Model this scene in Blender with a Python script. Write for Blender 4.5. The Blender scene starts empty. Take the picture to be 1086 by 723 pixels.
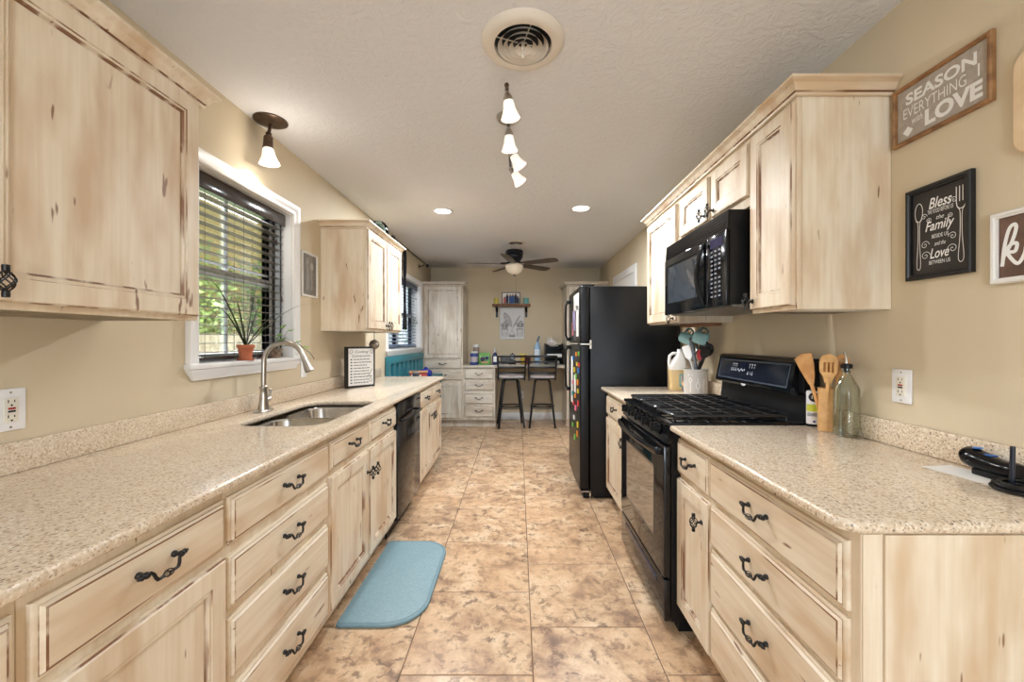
import bpy, bmesh, math, random
from mathutils import Vector, Matrix
random.seed(7)
PI = math.pi
sc = bpy.context.scene
col = sc.collection
# ------------------------------------------------------------------ camera, world, lights, exposure
XL, XR, ZC, YB, Y0 = -1.41, 1.325, 2.45, 6.58, -2.4
FPX = 432.0
cam = bpy.data.cameras.new('camera'); camo = bpy.data.objects.new('camera', cam); col.objects.link(camo)
camo.location = (0, 0, 1.28); camo.rotation_euler = (PI/2, 0, 0)
cam.sensor_width = 36; cam.lens = FPX/1086*36; cam.shift_x = -6.5/1086; cam.shift_y = -1.0/1086
cam.clip_start = .02; cam.clip_end = 200
sc.camera = camo
sc.view_settings.view_transform = 'Standard'; sc.view_settings.look = 'None'
sc.view_settings.exposure = 0.08; sc.view_settings.gamma = 1; sc.view_settings.use_curve_mapping = False
w = bpy.data.worlds.new('sky'); sc.world = w; w.use_nodes = True
w.node_tree.nodes['Background'].inputs[0].default_value = (.80, .90, 1, 1)
w.node_tree.nodes['Background'].inputs[1].default_value = 2.0
try:
    sc.cycles.use_denoising = True
    sc.cycles.max_bounces = 8; sc.cycles.diffuse_bounces = 5; sc.cycles.transparent_max_bounces = 16
    sc.cycles.sample_clamp_indirect = 6; sc.cycles.caustics_reflective = False; sc.cycles.caustics_refractive = False
except Exception: pass
def lamp(name, kind, loc, power, color=(1, .93, .84), size=.1, rot=(0, 0, 0), **kw):
    l = bpy.data.lights.new(name, kind); l.energy = power; l.color = color
    if kind == 'AREA':
        l.size = size
        if 'size_y' in kw: l.shape = 'RECTANGLE'; l.size_y = kw['size_y']
        if kw.get('disk'): l.shape = 'DISK'
    else: l.shadow_soft_size = size
    if kind == 'SPOT': l.spot_size = kw.get('spot', 2.2); l.spot_blend = .8
    o = bpy.data.objects.new(name, l); col.objects.link(o); o.location = loc; o.rotation_euler = rot
    return o
# added unseen fill lamps: behind the camera, and outside each window boosting its skylight
lamp('rear_upper_fill', 'POINT', (0, -1.7, 1.95), 36, (.80, .90, 1), .22)
lamp('rear_lower_fill', 'POINT', (.1, -1.7, 1.0), 62, (.80, .90, 1), .25)
lamp('sky_fill_lamp', 'AREA', (-3.1, 2.16, 3.7), 170, (.93, .97, 1), 1.5, (0, -math.radians(36), 0))
lamp('sky_fill_lamp', 'AREA', (-3.1, 5.12, 3.7), 1200, (.93, .97, 1), 2.2, (0, -math.radians(36), 0))

# ------------------------------------------------------------------ helpers
def S(r, g, b):
    f = lambda c: (c/255/12.92) if c/255 <= .04045 else ((c/255+.055)/1.055)**2.4
    return (f(r), f(g), f(b), 1)
def link(o):
    col.objects.link(o); return o
class MB:
    def __init__(s): s.bm = bmesh.new()
    def _m(s, faces, m):
        for f in faces: f.material_index = m
    def box(s, x0, x1, y0, y1, z0, z1, m=0, b=0, seg=2):
        bm = s.bm
        vs = [bm.verts.new(p) for p in ((x0,y0,z0),(x1,y0,z0),(x1,y1,z0),(x0,y1,z0),(x0,y0,z1),(x1,y0,z1),(x1,y1,z1),(x0,y1,z1))]
        fs = [bm.faces.new([vs[i] for i in q]) for q in ((0,3,2,1),(4,5,6,7),(0,1,5,4),(1,2,6,5),(2,3,7,6),(3,0,4,7))]
        s._m(fs, m)
        if b > 0:
            es = list({e for f in fs for e in f.edges})
            r = bmesh.ops.bevel(bm, geom=es, offset=b, segments=seg, affect='EDGES', profile=.5)
            s._m(r['faces'], m)
        return s
    def loft(s, rings, m=0, cap0=True, cap1=True, closed=True):
        bm = s.bm; R = [[bm.verts.new(p) for p in r] for r in rings]
        n = len(R[0])
        for i in range(len(R)-1):
            mi = m[i] if isinstance(m, (list, tuple)) else m
            for k in range(n if closed else n-1):
                k2 = (k+1) % n
                try:
                    f = bm.faces.new((R[i][k], R[i][k2], R[i+1][k2], R[i+1][k])); f.material_index = mi
                except ValueError: pass
        ms = m if isinstance(m, (list, tuple)) else [m]*len(R)
        if cap0 and n > 2: bm.faces.new(list(reversed(R[0]))).material_index = ms[0]
        if cap1 and n > 2: bm.faces.new(R[-1]).material_index = ms[-1]
        return s
    def tube(s, pts, r, seg=8, m=0, caps=True, closed=False):
        pts = [Vector(p) for p in pts]; n = len(pts); rings = []
        up = None
        for i, p in enumerate(pts):
            if closed: t = pts[(i+1) % n]-pts[i-1]
            else: t = pts[min(i+1, n-1)]-pts[max(i-1, 0)]
            if t.length < 1e-9: t = Vector((0, 0, 1))
            t.normalize()
            if up is None:
                up = Vector((0, 0, 1)) if abs(t.z) < .9 else Vector((1, 0, 0))
            a = up-t*up.dot(t)
            if a.length < 1e-6: a = t.orthogonal()
            a.normalize(); up = a; b = t.cross(a)
            rr = r[i] if isinstance(r, (list, tuple)) else r
            rings.append([p+a*(rr*math.cos(2*PI*k/seg))+b*(rr*math.sin(2*PI*k/seg)) for k in range(seg)])
        if closed: rings.append(rings[0]); return s.loft(rings, m, False, False)
        return s.loft(rings, m, caps, caps)
    def cyl(s, p0, p1, r0, r1=None, seg=20, m=0, caps=True):
        return s.tube([p0, p1], [r0, r0 if r1 is None else r1], seg, m, caps)
    def lathe(s, prof, c=(0, 0, 0), seg=28, m=0, axis='z', sx=1, sy=1):
        rings = []
        for r, z in prof:
            ring = []
            for k in range(seg):
                a = 2*PI*k/seg; x, y = max(r, 1e-4)*math.cos(a)*sx, max(r, 1e-4)*math.sin(a)*sy
                v = (x, y, z) if axis == 'z' else ((z, x, y) if axis == 'x' else (y, z, x))
                ring.append((c[0]+v[0], c[1]+v[1], c[2]+v[2]))
            rings.append(ring)
        if prof[0][0] > 1e-3 and prof[-1][0] > 1e-3: return s.loft(rings+[rings[0]], m, False, False)
        return s.loft(rings, m, prof[0][0] <= 1e-3, prof[-1][0] <= 1e-3)
    def ball(s, c, r, seg=12, m=0, sz=1.0):
        return s.lathe([(r*math.sin(PI*i/8), -r*sz*math.cos(PI*i/8)) for i in range(9)], c, seg, m)
    def prism(s, outline, a0, a1, plane='xz', m=0, m_side=None):
        def P(u, v, a): return (u, a, v) if plane == 'xz' else ((u, v, a) if plane == 'xy' else (a, u, v))
        bm = s.bm; A = [bm.verts.new(P(u, v, a0)) for u, v in outline]; B = [bm.verts.new(P(u, v, a1)) for u, v in outline]
        n = len(A)
        for vs in (list(reversed(A)), B): bm.faces.new(vs).material_index = m
        for k in range(n):
            bm.faces.new((A[k], A[(k+1) % n], B[(k+1) % n], B[k])).material_index = m if m_side is None else m_side
        return s
    def quad(s, ps, m=0):
        s.bm.faces.new([s.bm.verts.new(p) for p in ps]).material_index = m; return s
    def mesh(s, me, fn, m=0):
        vs = [s.bm.verts.new(fn(v.co)) for v in me.vertices]
        for p in me.polygons:
            try: s.bm.faces.new([vs[i] for i in p.vertices]).material_index = m
            except ValueError: pass
        return s
    def xform(s, M):
        bmesh.ops.transform(s.bm, matrix=M, verts=s.bm.verts); return s
    def data(s, name, mats, smooth=True, ang=35):
        bm = s.bm
        bmesh.ops.remove_doubles(bm, verts=bm.verts, dist=1e-6) if len(bm.verts) < 60000 else None
        bmesh.ops.recalc_face_normals(bm, faces=bm.faces)
        if smooth:
            for f in bm.faces: f.smooth = True
            lim = math.radians(ang)
            for e in bm.edges:
                if len(e.link_faces) == 2 and e.calc_face_angle(0) > lim: e.smooth = False
        me = bpy.data.meshes.new(name); bm.to_mesh(me); bm.free()
        for x in (mats if isinstance(mats, (list, tuple)) else [mats]): me.materials.append(x)
        return me
    def build(s, name, mats, parent=None, smooth=True, ang=35):
        o = link(bpy.data.objects.new(name, s.data(name, mats, smooth, ang)))
        if parent: o.parent = parent
        return o
def tag(o, label=None, cat=None, group=None, kind=None):
    if label: o['label'] = label
    if cat: o['category'] = cat
    if group: o['group'] = group
    if kind: o['kind'] = kind
    return o
def thing(name, label, cat, loc=(0, 0, 0), rot=0, group=None):
    o = link(bpy.data.objects.new(name, None)); o.location = loc; o.rotation_euler = (0, 0, rot)
    o.empty_display_size = .05
    return tag(o, label, cat, group)
def inst(name, me, parent, loc, rot=(0, 0, 0)):
    o = link(bpy.data.objects.new(name, me)); o.parent = parent; o.location = loc; o.rotation_euler = rot; return o
def copy_tree(o, parent=None):
    c = o.copy(); col.objects.link(c)
    if parent: c.parent = parent
    for ch in list(o.children): copy_tree(ch, c)
    return c
def curve_mesh(outline, holes=(), depth=.01, bevel=0., res=2):
    cu = bpy.data.curves.new('c', 'CURVE'); cu.dimensions = '2D'; cu.fill_mode = 'BOTH'
    for pl in [outline]+list(holes):
        sp = cu.splines.new('POLY'); sp.points.add(len(pl)-1)
        for p, (x, y) in zip(sp.points, pl): p.co = (x, y, 0, 1)
        sp.use_cyclic_u = True
    cu.extrude = depth/2-bevel; cu.bevel_depth = bevel; cu.bevel_resolution = res; cu.offset = -bevel
    o = link(bpy.data.objects.new('c', cu)); dg = bpy.context.evaluated_depsgraph_get()
    me = bpy.data.meshes.new_from_object(o.evaluated_get(dg)); bpy.data.objects.remove(o); bpy.data.curves.remove(cu)
    return me
def text_into(mb, s, cx, cz, y, height=None, width=None, m=0, shear=0, bold=0, th=.0008, rot=0, spacing=1):
    cu = bpy.data.curves.new('t', 'FONT'); cu.body = s; cu.size = 1; cu.shear = shear; cu.offset = bold; cu.extrude = .0; cu.resolution_u = 4
    cu.space_character = spacing
    o = link(bpy.data.objects.new('t', cu)); dg = bpy.context.evaluated_depsgraph_get()
    me = bpy.data.meshes.new_from_object(o.evaluated_get(dg)); bpy.data.objects.remove(o); bpy.data.curves.remove(cu)
    xs = [v.co.x for v in me.vertices]; ys = [v.co.y for v in me.vertices]
    w0, h0 = max(xs)-min(xs), max(ys)-min(ys); mx, my = (max(xs)+min(xs))/2, (max(ys)+min(ys))/2
    if width is None: k = height/h0; kx = kz = k
    elif height is None: kx = kz = width/w0
    else: kx, kz = width/w0, height/h0
    ca, sa = math.cos(rot), math.sin(rot)
    def fn(c):
        u, v = (c.x-mx)*kx, (c.y-my)*kz
        return (cx+u*ca-v*sa, y, cz+u*sa+v*ca)
    mb.mesh(me, fn, m); bpy.data.meshes.remove(me)
def rrect(x0, x1, y0, y1, r, n=6):
    rs = r if isinstance(r, (list, tuple)) else [r]*4
    out = []
    for (cx, cy, a0), rr in zip(((x0, y0, PI), (x1, y0, 1.5*PI), (x1, y1, 0), (x0, y1, .5*PI)), rs):
        ox = cx+rr if cx == x0 else cx-rr; oy = cy+rr if cy == y0 else cy-rr
        if rr <= 0: out.append((cx, cy)); continue
        for i in range(n+1):
            a = a0+i/n*PI/2; out.append((ox+rr*math.cos(a), oy+rr*math.sin(a)))
    return out

# ------------------------------------------------------------------ materials
def nmat(name):
    m = bpy.data.materials.new(name); m.use_nodes = True; nt = m.node_tree
    return m, nt, nt.nodes['Principled BSDF']
def P(name, color, rough=.5, metal=0, emit=None, es=1, spec=.5, coat=0, trans=0, ior=1.45, alpha=1):
    m, nt, b = nmat(name)
    b.inputs['Base Color'].default_value = color; b.inputs['Roughness'].default_value = rough; b.inputs['Metallic'].default_value = metal
    b.inputs['Specular IOR Level'].default_value = spec; b.inputs['Coat Weight'].default_value = coat
    b.inputs['Transmission Weight'].default_value = trans; b.inputs['IOR'].default_value = ior; b.inputs['Alpha'].default_value = alpha
    if emit: b.inputs['Emission Color'].default_value = emit; b.inputs['Emission Strength'].default_value = es
    # a faint procedural unevenness on every plain surface
    n = nt.nodes.new('ShaderNodeTexNoise'); n.inputs['Scale'].default_value = 60; n.inputs['Detail'].default_value = 3
    bp = nt.nodes.new('ShaderNodeBump'); bp.inputs['Strength'].default_value = .03; bp.inputs['Distance'].default_value = .002
    tc = nt.nodes.new('ShaderNodeTexCoord'); nt.links.new(tc.outputs['Object'], n.inputs['Vector'])
    nt.links.new(n.outputs['Fac'], bp.inputs['Height']); nt.links.new(bp.outputs['Normal'], b.inputs['Normal'])
    return m
def N(nt, t, **kw):
    n = nt.nodes.new(t)
    for k, v in kw.items():
        if k in n.inputs: n.inputs[k].default_value = v
        else: setattr(n, k, v)
    return n
def ramp(nt, stops, interp='LINEAR'):
    r = nt.nodes.new('ShaderNodeValToRGB'); r.color_ramp.interpolation = interp
    e = r.color_ramp.elements
    while len(e) < len(stops): e.new(.5)
    for x, (p, c) in zip(e, stops): x.position = p; x.color = c if len(c) == 4 else (*c, 1)
    return r
def mixc(nt, f, a, b, blend='MIX'):
    m = nt.nodes.new('ShaderNodeMix'); m.data_type = 'RGBA'; m.blend_type = blend
    for sock, v in ((m.inputs[0], f), (m.inputs[6], a), (m.inputs[7], b)):
        if hasattr(v, 'is_output'): nt.links.new(v, sock)
        else: sock.default_value = v
    return m.outputs[2]
def wood_paint(name, grain='z', light=(233, 221, 201), mid=(222, 206, 181), dark=(194, 160, 120), wear=(122, 78, 44), wear_t=.69, rough=.42, glaze=False):
    m, nt, b = nmat(name); L = nt.links.new
    tc = N(nt, 'ShaderNodeTexCoord'); oi = N(nt, 'ShaderNodeObjectInfo')
    add = N(nt, 'ShaderNodeVectorMath', operation='MULTIPLY_ADD'); 
    sc3 = N(nt, 'ShaderNodeCombineXYZ'); mul = N(nt, 'ShaderNodeMath', operation='MULTIPLY'); mul.inputs[1].default_value = 37.0
    L(oi.outputs['Random'], mul.inputs[0])
    for i in range(3): L(mul.outputs[0], sc3.inputs[i])
    L(tc.outputs['Object'], add.inputs[0]); add.inputs[1].default_value = (1, 1, 1); L(sc3.outputs[0], add.inputs[2])
    def mapped(sx, sz):
        mp = N(nt, 'ShaderNodeMapping'); mp.inputs['Scale'].default_value = (sx, sx, sz) if grain == 'z' else (sz, sx, sx)
        L(add.outputs[0], mp.inputs['Vector']); return mp.outputs[0]
    n1 = N(nt, 'ShaderNodeTexNoise', Scale=1.0, Detail=5.0, Roughness=.6); L(mapped(55, 2.2), n1.inputs['Vector'])
    n2 = N(nt, 'ShaderNodeTexNoise', Scale=1.0, Detail=3.0); L(mapped(9, 2.4), n2.inputs['Vector'])
    n3 = N(nt, 'ShaderNodeTexNoise', Scale=1.0, Detail=2.0, Roughness=.55); L(mapped(34, 6.5), n3.inputs['Vector'])
    r1 = ramp(nt, [(.30, S(*mid)), (.62, S(*light))]); L(n1.outputs['Fac'], r1.inputs[0])
    r2 = ramp(nt, [(.46, (0, 0, 0)), (.70, (.7, .7, .7))]); L(n2.outputs['Fac'], r2.inputs[0])
    c = mixc(nt, r2.outputs[0], r1.outputs[0], S(*dark))
    r3 = ramp(nt, [(wear_t, (0, 0, 0)), (wear_t+.035, (.85, .85, .85))]); L(n3.outputs['Fac'], r3.inputs[0])
    c = mixc(nt, r3.outputs[0], c, S(*wear))
    if glaze:
        n4 = N(nt, 'ShaderNodeTexNoise', Scale=1.0, Detail=3.0); L(mapped(20, 5), n4.inputs['Vector'])
        r4 = ramp(nt, [(.43, (.12, .12, .12)), (.56, (.92, .92, .92))]); L(n4.outputs['Fac'], r4.inputs[0])
        c = mixc(nt, r4.outputs[0], c, S(*glaze))
    L(c, b.inputs['Base Color']); b.inputs['Roughness'].default_value = rough
    bp = N(nt, 'ShaderNodeBump', Strength=.12, Distance=.002); L(n1.outputs['Fac'], bp.inputs['Height']); L(bp.outputs[0], b.inputs['Normal'])
    return m
PV = wood_paint('antique_cream_paint', 'z'); PH = wood_paint('antique_cream_paint_across', 'x', wear_t=.705)
GL = wood_paint('brown_antique_glaze', 'z', glaze=(120, 74, 38)); GLH = wood_paint('brown_antique_glaze_across', 'x', glaze=(120, 74, 38))
PS = wood_paint('antique_cream_side_paint', 'z', light=(232, 219, 198), mid=(221, 204, 178), dark=(194, 160, 120), wear_t=.70)
WV = wood_paint('worn_white_paint', 'z', light=(222, 214, 202), mid=(205, 194, 178), dark=(178, 160, 138), wear=(96, 72, 54), wear_t=.72)
WH = wood_paint('worn_white_paint_across', 'x', light=(222, 214, 202), mid=(205, 194, 178), dark=(178, 160, 138), wear=(96, 72, 54), wear_t=.71)
WG = wood_paint('grey_brown_glaze', 'z', light=(205, 194, 178), mid=(190, 176, 158), glaze=(104, 84, 64))
CREAM = dict(v=PV, h=PH, gv=GL, gh=GLH, s=PS); WHITE = dict(v=WV, h=WH, gv=WG, gh=WG, s=WV)

def noise_mat(name, c1, c2, scale=8, rough=.6, bump=0, bscale=None, detail=4, metal=0, spec=.5, bdist=.003):
    m, nt, b = nmat(name); L = nt.links.new
    tc = N(nt, 'ShaderNodeTexCoord'); n = N(nt, 'ShaderNodeTexNoise', Scale=scale, Detail=detail); L(tc.outputs['Object'], n.inputs['Vector'])
    r = ramp(nt, [(.35, c1), (.68, c2)]); L(n.outputs['Fac'], r.inputs[0]); L(r.outputs[0], b.inputs['Base Color'])
    b.inputs['Roughness'].default_value = rough; b.inputs['Metallic'].default_value = metal; b.inputs['Specular IOR Level'].default_value = spec
    if bump:
        n2 = N(nt, 'ShaderNodeTexNoise', Scale=bscale or scale*4, Detail=4.0); L(tc.outputs['Object'], n2.inputs['Vector'])
        bp = N(nt, 'ShaderNodeBump', Strength=bump, Distance=bdist); L(n2.outputs['Fac'], bp.inputs['Height']); L(bp.outputs[0], b.inputs['Normal'])
    return m
WALL = noise_mat('beige_wall_paint', S(208, 193, 166), S(212, 198, 172), 3, .7, .10, 160)
CEIL = None
def ceiling_mat():
    m, nt, b = nmat('stomped_ceiling_texture'); L = nt.links.new
    tc = N(nt, 'ShaderNodeTexCoord')
    n0 = N(nt, 'ShaderNodeTexNoise', Scale=9.0, Detail=2.0); L(tc.outputs['Object'], n0.inputs['Vector'])
    ma = N(nt, 'ShaderNodeVectorMath', operation='MULTIPLY_ADD'); L(n0.outputs['Color'], ma.inputs[0]); ma.inputs[1].default_value = (.22, .22, .22); L(tc.outputs['Object'], ma.inputs[2])
    wv = N(nt, 'ShaderNodeTexNoise', Scale=26.0, Detail=5.0, Roughness=.62); L(ma.outputs[0], wv.inputs['Vector'])
    r = ramp(nt, [(.42, (0, 0, 0)), (.60, (1, 1, 1))]); L(wv.outputs['Fac'], r.inputs[0])
    bp = N(nt, 'ShaderNodeBump', Strength=.38, Distance=.006); L(r.outputs[0], bp.inputs['Height']); L(bp.outputs[0], b.inputs['Normal'])
    n1 = N(nt, 'ShaderNodeTexNoise', Scale=.9, Detail=3.0); L(tc.outputs['Object'], n1.inputs['Vector'])
    r2 = ramp(nt, [(.4, S(232, 233, 237)), (.75, S(230, 229, 230))]); L(n1.outputs['Fac'], r2.inputs[0]); L(r2.outputs[0], b.inputs['Base Color'])
    b.inputs['Roughness'].default_value = .85
    return m
CEIL = ceiling_mat()
def tile_mat():
    m, nt, b = nmat('travertine_tile'); L = nt.links.new
    tc = N(nt, 'ShaderNodeTexCoord'); uv = N(nt, 'ShaderNodeUVMap'); uv.uv_map = 'tile'
    ma = N(nt, 'ShaderNodeVectorMath', operation='MULTIPLY_ADD'); L(uv.outputs[0], ma.inputs[0]); ma.inputs[1].default_value = (31, 31, 31); L(tc.outputs['Object'], ma.inputs[2])
    a = N(nt, 'ShaderNodeTexNoise', Scale=5.2, Detail=10.0, Roughness=.70, Distortion=.25); L(ma.outputs[0], a.inputs['Vector'])
    d = N(nt, 'ShaderNodeTexNoise', Scale=17.0, Detail=9.0, Roughness=.74, Distortion=.35); L(ma.outputs[0], d.inputs['Vector'])
    e = N(nt, 'ShaderNodeTexNoise', Scale=2.2, Detail=3.0); L(ma.outputs[0], e.inputs['Vector'])
    r1 = ramp(nt, [(.36, S(138, 110, 90)), (.45, S(184, 150, 118)), (.54, S(208, 178, 144)), (.63, S(224, 200, 170))]); L(a.outputs['Fac'], r1.inputs[0])
    r2 = ramp(nt, [(.51, (0, 0, 0)), (.60, (.85, .85, .85))]); L(d.outputs['Fac'], r2.inputs[0])
    c = mixc(nt, r2.outputs[0], r1.outputs[0], S(116, 90, 72))
    r3 = ramp(nt, [(.42, (0, 0, 0)), (.62, (.4, .4, .4))]); L(e.outputs['Fac'], r3.inputs[0])
    c = mixc(nt, r3.outputs[0], c, S(214, 176, 138))
    L(c, b.inputs['Base Color'])
    rr = ramp(nt, [(.3, (.36,)*3), (.7, (.26,)*3)]); L(a.outputs['Fac'], rr.inputs[0]); L(rr.outputs[0], b.inputs['Roughness'])
    bp = N(nt, 'ShaderNodeBump', Strength=.12, Distance=.002); L(d.outputs['Fac'], bp.inputs['Height']); L(bp.outputs[0], b.inputs['Normal'])
    return m
TILE = tile_mat(); GROUT = noise_mat('brown_grout', S(112, 92, 76), S(128, 106, 88), 30, .9)
def quartz_mat(name, base=(216, 199, 176), lite=(238, 228, 212)):
    m, nt, b = nmat(name); L = nt.links.new
    tc = N(nt, 'ShaderNodeTexCoord')
    v1 = N(nt, 'ShaderNodeTexVoronoi', Scale=190.0); v2 = N(nt, 'ShaderNodeTexVoronoi', Scale=125.0); v3 = N(nt, 'ShaderNodeTexVoronoi', Scale=290.0)
    for v in (v1, v2, v3): L(tc.outputs['Object'], v.inputs['Vector'])
    def sep(v):
        s = N(nt, 'ShaderNodeSeparateColor'); L(v.outputs['Color'], s.inputs[0]); return s.outputs[0]
    r1 = ramp(nt, [(0, S(*base)), (.30, S(226, 210, 188)), (.55, S(206, 186, 160)), (.75, S(*lite)), (.92, S(184, 156, 128))], 'CONSTANT'); L(sep(v1), r1.inputs[0])
    r2 = ramp(nt, [(0, (1, 1, 1)), (.085, (.65, .65, .65)), (.14, (0, 0, 0))], 'CONSTANT'); L(sep(v2), r2.inputs[0])
    lt = N(nt, 'ShaderNodeMath', operation='LESS_THAN'); L(v2.outputs['Distance'], lt.inputs[0]); lt.inputs[1].default_value = .36
    mu = N(nt, 'ShaderNodeMath', operation='MULTIPLY'); L(r2.outputs[0], mu.inputs[0]); L(lt.outputs[0], mu.inputs[1])
    c = mixc(nt, mu.outputs[0], r1.outputs[0], S(58, 44, 36))
    r3 = ramp(nt, [(0, (.8, .8, .8)), (.06, (0, 0, 0))], 'CONSTANT'); L(sep(v3), r3.inputs[0])
    c = mixc(nt, r3.outputs[0], c, S(118, 88, 66))
    c = mixc(nt, .35, c, S(*base))
    L(c, b.inputs['Base Color']); b.inputs['Roughness'].default_value = .16
    return m
QUARTZ = quartz_mat('speckled_quartz'); 
BLACK = P('black_gloss_enamel', (.005, .005, .006, 1), .10, spec=.28)
BLACKM = P('black_satin_plastic', (.008, .008, .009, 1), .35, spec=.3)
BLACKR = P('black_cast_iron', (.018, .018, .019, 1), .26)
IRON = P('black_wrought_iron', (.010, .009, .009, 1), .32)
FRIDGEM = noise_mat('black_pebbled_enamel', (.004, .0045, .006, 1), (.006, .0065, .008, 1), 5, .26, .35, 300, spec=.3)
GLASSB = P('black_oven_glass', (.008, .008, .009, 1), .04, spec=.5)
BRONZE = noise_mat('oil_rubbed_bronze', S(70, 54, 42), S(92, 74, 58), 20, .35, metal=.7)
NICKEL = noise_mat('brushed_nickel', S(176, 168, 158), S(190, 184, 176), 40, .28, metal=1)
STEEL = noise_mat('stainless_steel', S(180, 176, 170), S(200, 196, 190), 30, .22, metal=1)
CHROME = P('chrome', (.7, .7, .72, 1), .12, 1)
TRIMW = P('white_trim_paint', S(236, 235, 234), .35)
VINYL = P('white_window_vinyl', S(226, 228, 230), .4)
PLATEW = P('white_plastic', S(240, 240, 242), .3)
IVORY = P('ivory_plastic', S(232, 228, 216), .35)
ESP = noise_mat('espresso_blind_wood', S(52, 46, 44), S(66, 58, 54), 12, .14)
BLUEB = noise_mat('dark_blue_blind', S(60, 72, 92), S(76, 88, 106), 12, .4)
RED = P('red_plastic', S(170, 28, 30), .4)
WHITEL = P('white_lettering', S(238, 238, 236), .6)
SLOT = P('dark_slot', (.01, .01, .01, 1), .6)
FROST = P('frosted_lamp_glass', S(250, 244, 232), .4, emit=(1, .94, .86, 1), es=.62)
LENS = P('lit_downlight_lens', (1, 1, 1, 1), .5, emit=(1, .97, .92, 1), es=5)
BULB = P('lit_bulb', (1, 1, 1, 1), .5, emit=(1, .92, .8, 1), es=6)
BOWL = P('alabaster_bowl_glass', S(226, 212, 190), .35, emit=(1, .9, .75, 1), es=.08)
TEAL = noise_mat('teal_paint', S(44, 118, 132), S(54, 130, 142), 10, .45)
AQUA = noise_mat('aqua_woven_vinyl', S(126, 155, 164), S(138, 166, 175), 90, .55, .5, 300, bdist=.002)
AQUAD = noise_mat('aqua_vinyl_edge', S(106, 136, 147), S(114, 144, 155), 60, .55)
TERRA = noise_mat('terracotta', S(176, 98, 66), S(196, 116, 82), 30, .8)
SOIL = noise_mat('potting_soil', S(52, 38, 28), S(80, 60, 44), 80, .95)
LEAF = noise_mat('dark_strap_leaf', S(46, 54, 38), S(70, 78, 52), 14, .45)
LEAFL = noise_mat('light_green_leaf', S(122, 166, 78), S(160, 196, 110), 14, .45)
BAMBOO = noise_mat('bamboo', S(206, 156, 98), S(224, 178, 120), 30, .5)
BAMBOO2 = noise_mat('honey_wood', S(192, 138, 82), S(212, 160, 102), 30, .5)
MAPLE = noise_mat('pale_maple', S(224, 196, 158), S(236, 212, 178), 12, .5)
OAKF = noise_mat('bronzed_wood_frame', S(120, 84, 52), S(172, 128, 84), 26, .4)
SHELFW = noise_mat('brown_shelf_wood', S(112, 72, 46), S(140, 94, 62), 14, .5)
WALNUT = noise_mat('dark_walnut', S(62, 48, 40), S(84, 66, 54), 14, .45)
GREYP = noise_mat('grey_linen_print', S(166, 156, 146), S(182, 172, 162), 70, .8)
CHALK = noise_mat('chalkboard_print', S(44, 40, 38), S(58, 53, 50), 9, .7)
PLANK = noise_mat('brown_plank_print', S(84, 62, 50), S(116, 88, 72), 12, .7)
PAPER = P('white_paper', S(236, 234, 230), .7)
CHARC = P('charcoal_print', S(88, 90, 96), .8)
CUSH = noise_mat('pale_grey_seat_fabric', S(172, 162, 158), S(190, 180, 176), 40, .8)
def glass_mat(name, tint, refl=.10, rough=.02):
    m, nt, b = nmat(name); L = nt.links.new
    tr = N(nt, 'ShaderNodeBsdfTransparent'); tr.inputs[0].default_value = tint
    gl = N(nt, 'ShaderNodeBsdfGlossy'); gl.inputs['Roughness'].default_value = rough; gl.inputs[0].default_value = (1, 1, 1, 1)
    fr = N(nt, 'ShaderNodeFresnel', IOR=1.45); ad = N(nt, 'ShaderNodeMath', operation='MULTIPLY'); L(fr.outputs[0], ad.inputs[0]); ad.inputs[1].default_value = refl*10
    ms = N(nt, 'ShaderNodeMixShader'); L(ad.outputs[0], ms.inputs[0]); L(tr.outputs[0], ms.inputs[1]); L(gl.outputs[0], ms.inputs[2])
    L(ms.outputs[0], nt.nodes['Material Output'].inputs[0]); return m
GLASS = glass_mat('window_glass', (.97, .98, .98, 1), .06)
GLASSG = glass_mat('pale_green_bottle_glass', (.955, .98, .95, 1), .07)
GLASST = glass_mat('teal_glass', (.72, .86, .88, 1), .1)
FRAMEK = P('black_frame_paint', S(26, 26, 28), .35)
FRAMEW = P('white_frame_paint', S(230, 228, 224), .5)

# ------------------------------------------------------------------ the room
def struct(name, mb, m, parent=None, smooth=False):
    o = mb.build(name, m, parent, smooth)
    if not parent: o['kind'] = 'structure'
    return o
def grid_wall(name, xa, xb, y0, y1, z0, z1, holes):   # a wall slab with rectangular openings
    mb = MB(); ys = sorted({y0, y1, *[h[0] for h in holes], *[h[1] for h in holes]})
    for a, b in zip(ys, ys[1:]):
        hs = [h for h in holes if h[0] <= a and h[1] >= b]
        if not hs: mb.box(xa, xb, a, b, z0, z1)
        else:
            mb.box(xa, xb, a, b, z0, hs[0][2]); mb.box(xa, xb, a, b, hs[0][3], z1)
    return struct(name, mb, WALL)
W1 = (1.785, 2.535, 1.172, 2.06); W2 = (4.395, 5.845, 1.172, 2.055)
grid_wall('wall_left', XL-.17, XL, Y0, YB+.12, 0, ZC, [W1, W2])
D1 = (4.60, 5.50, 0, 2.055)
grid_wall('wall_right', XR, XR+.12, Y0, YB+.12, 0, ZC, [])
struct('wall_back', MB().box(XL, XR, YB, YB+.12, 0, ZC), WALL)
struct('ceiling', MB().box(XL-.17, XR+.12, Y0, YB+.12, ZC, ZC+.1), CEIL)
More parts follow.
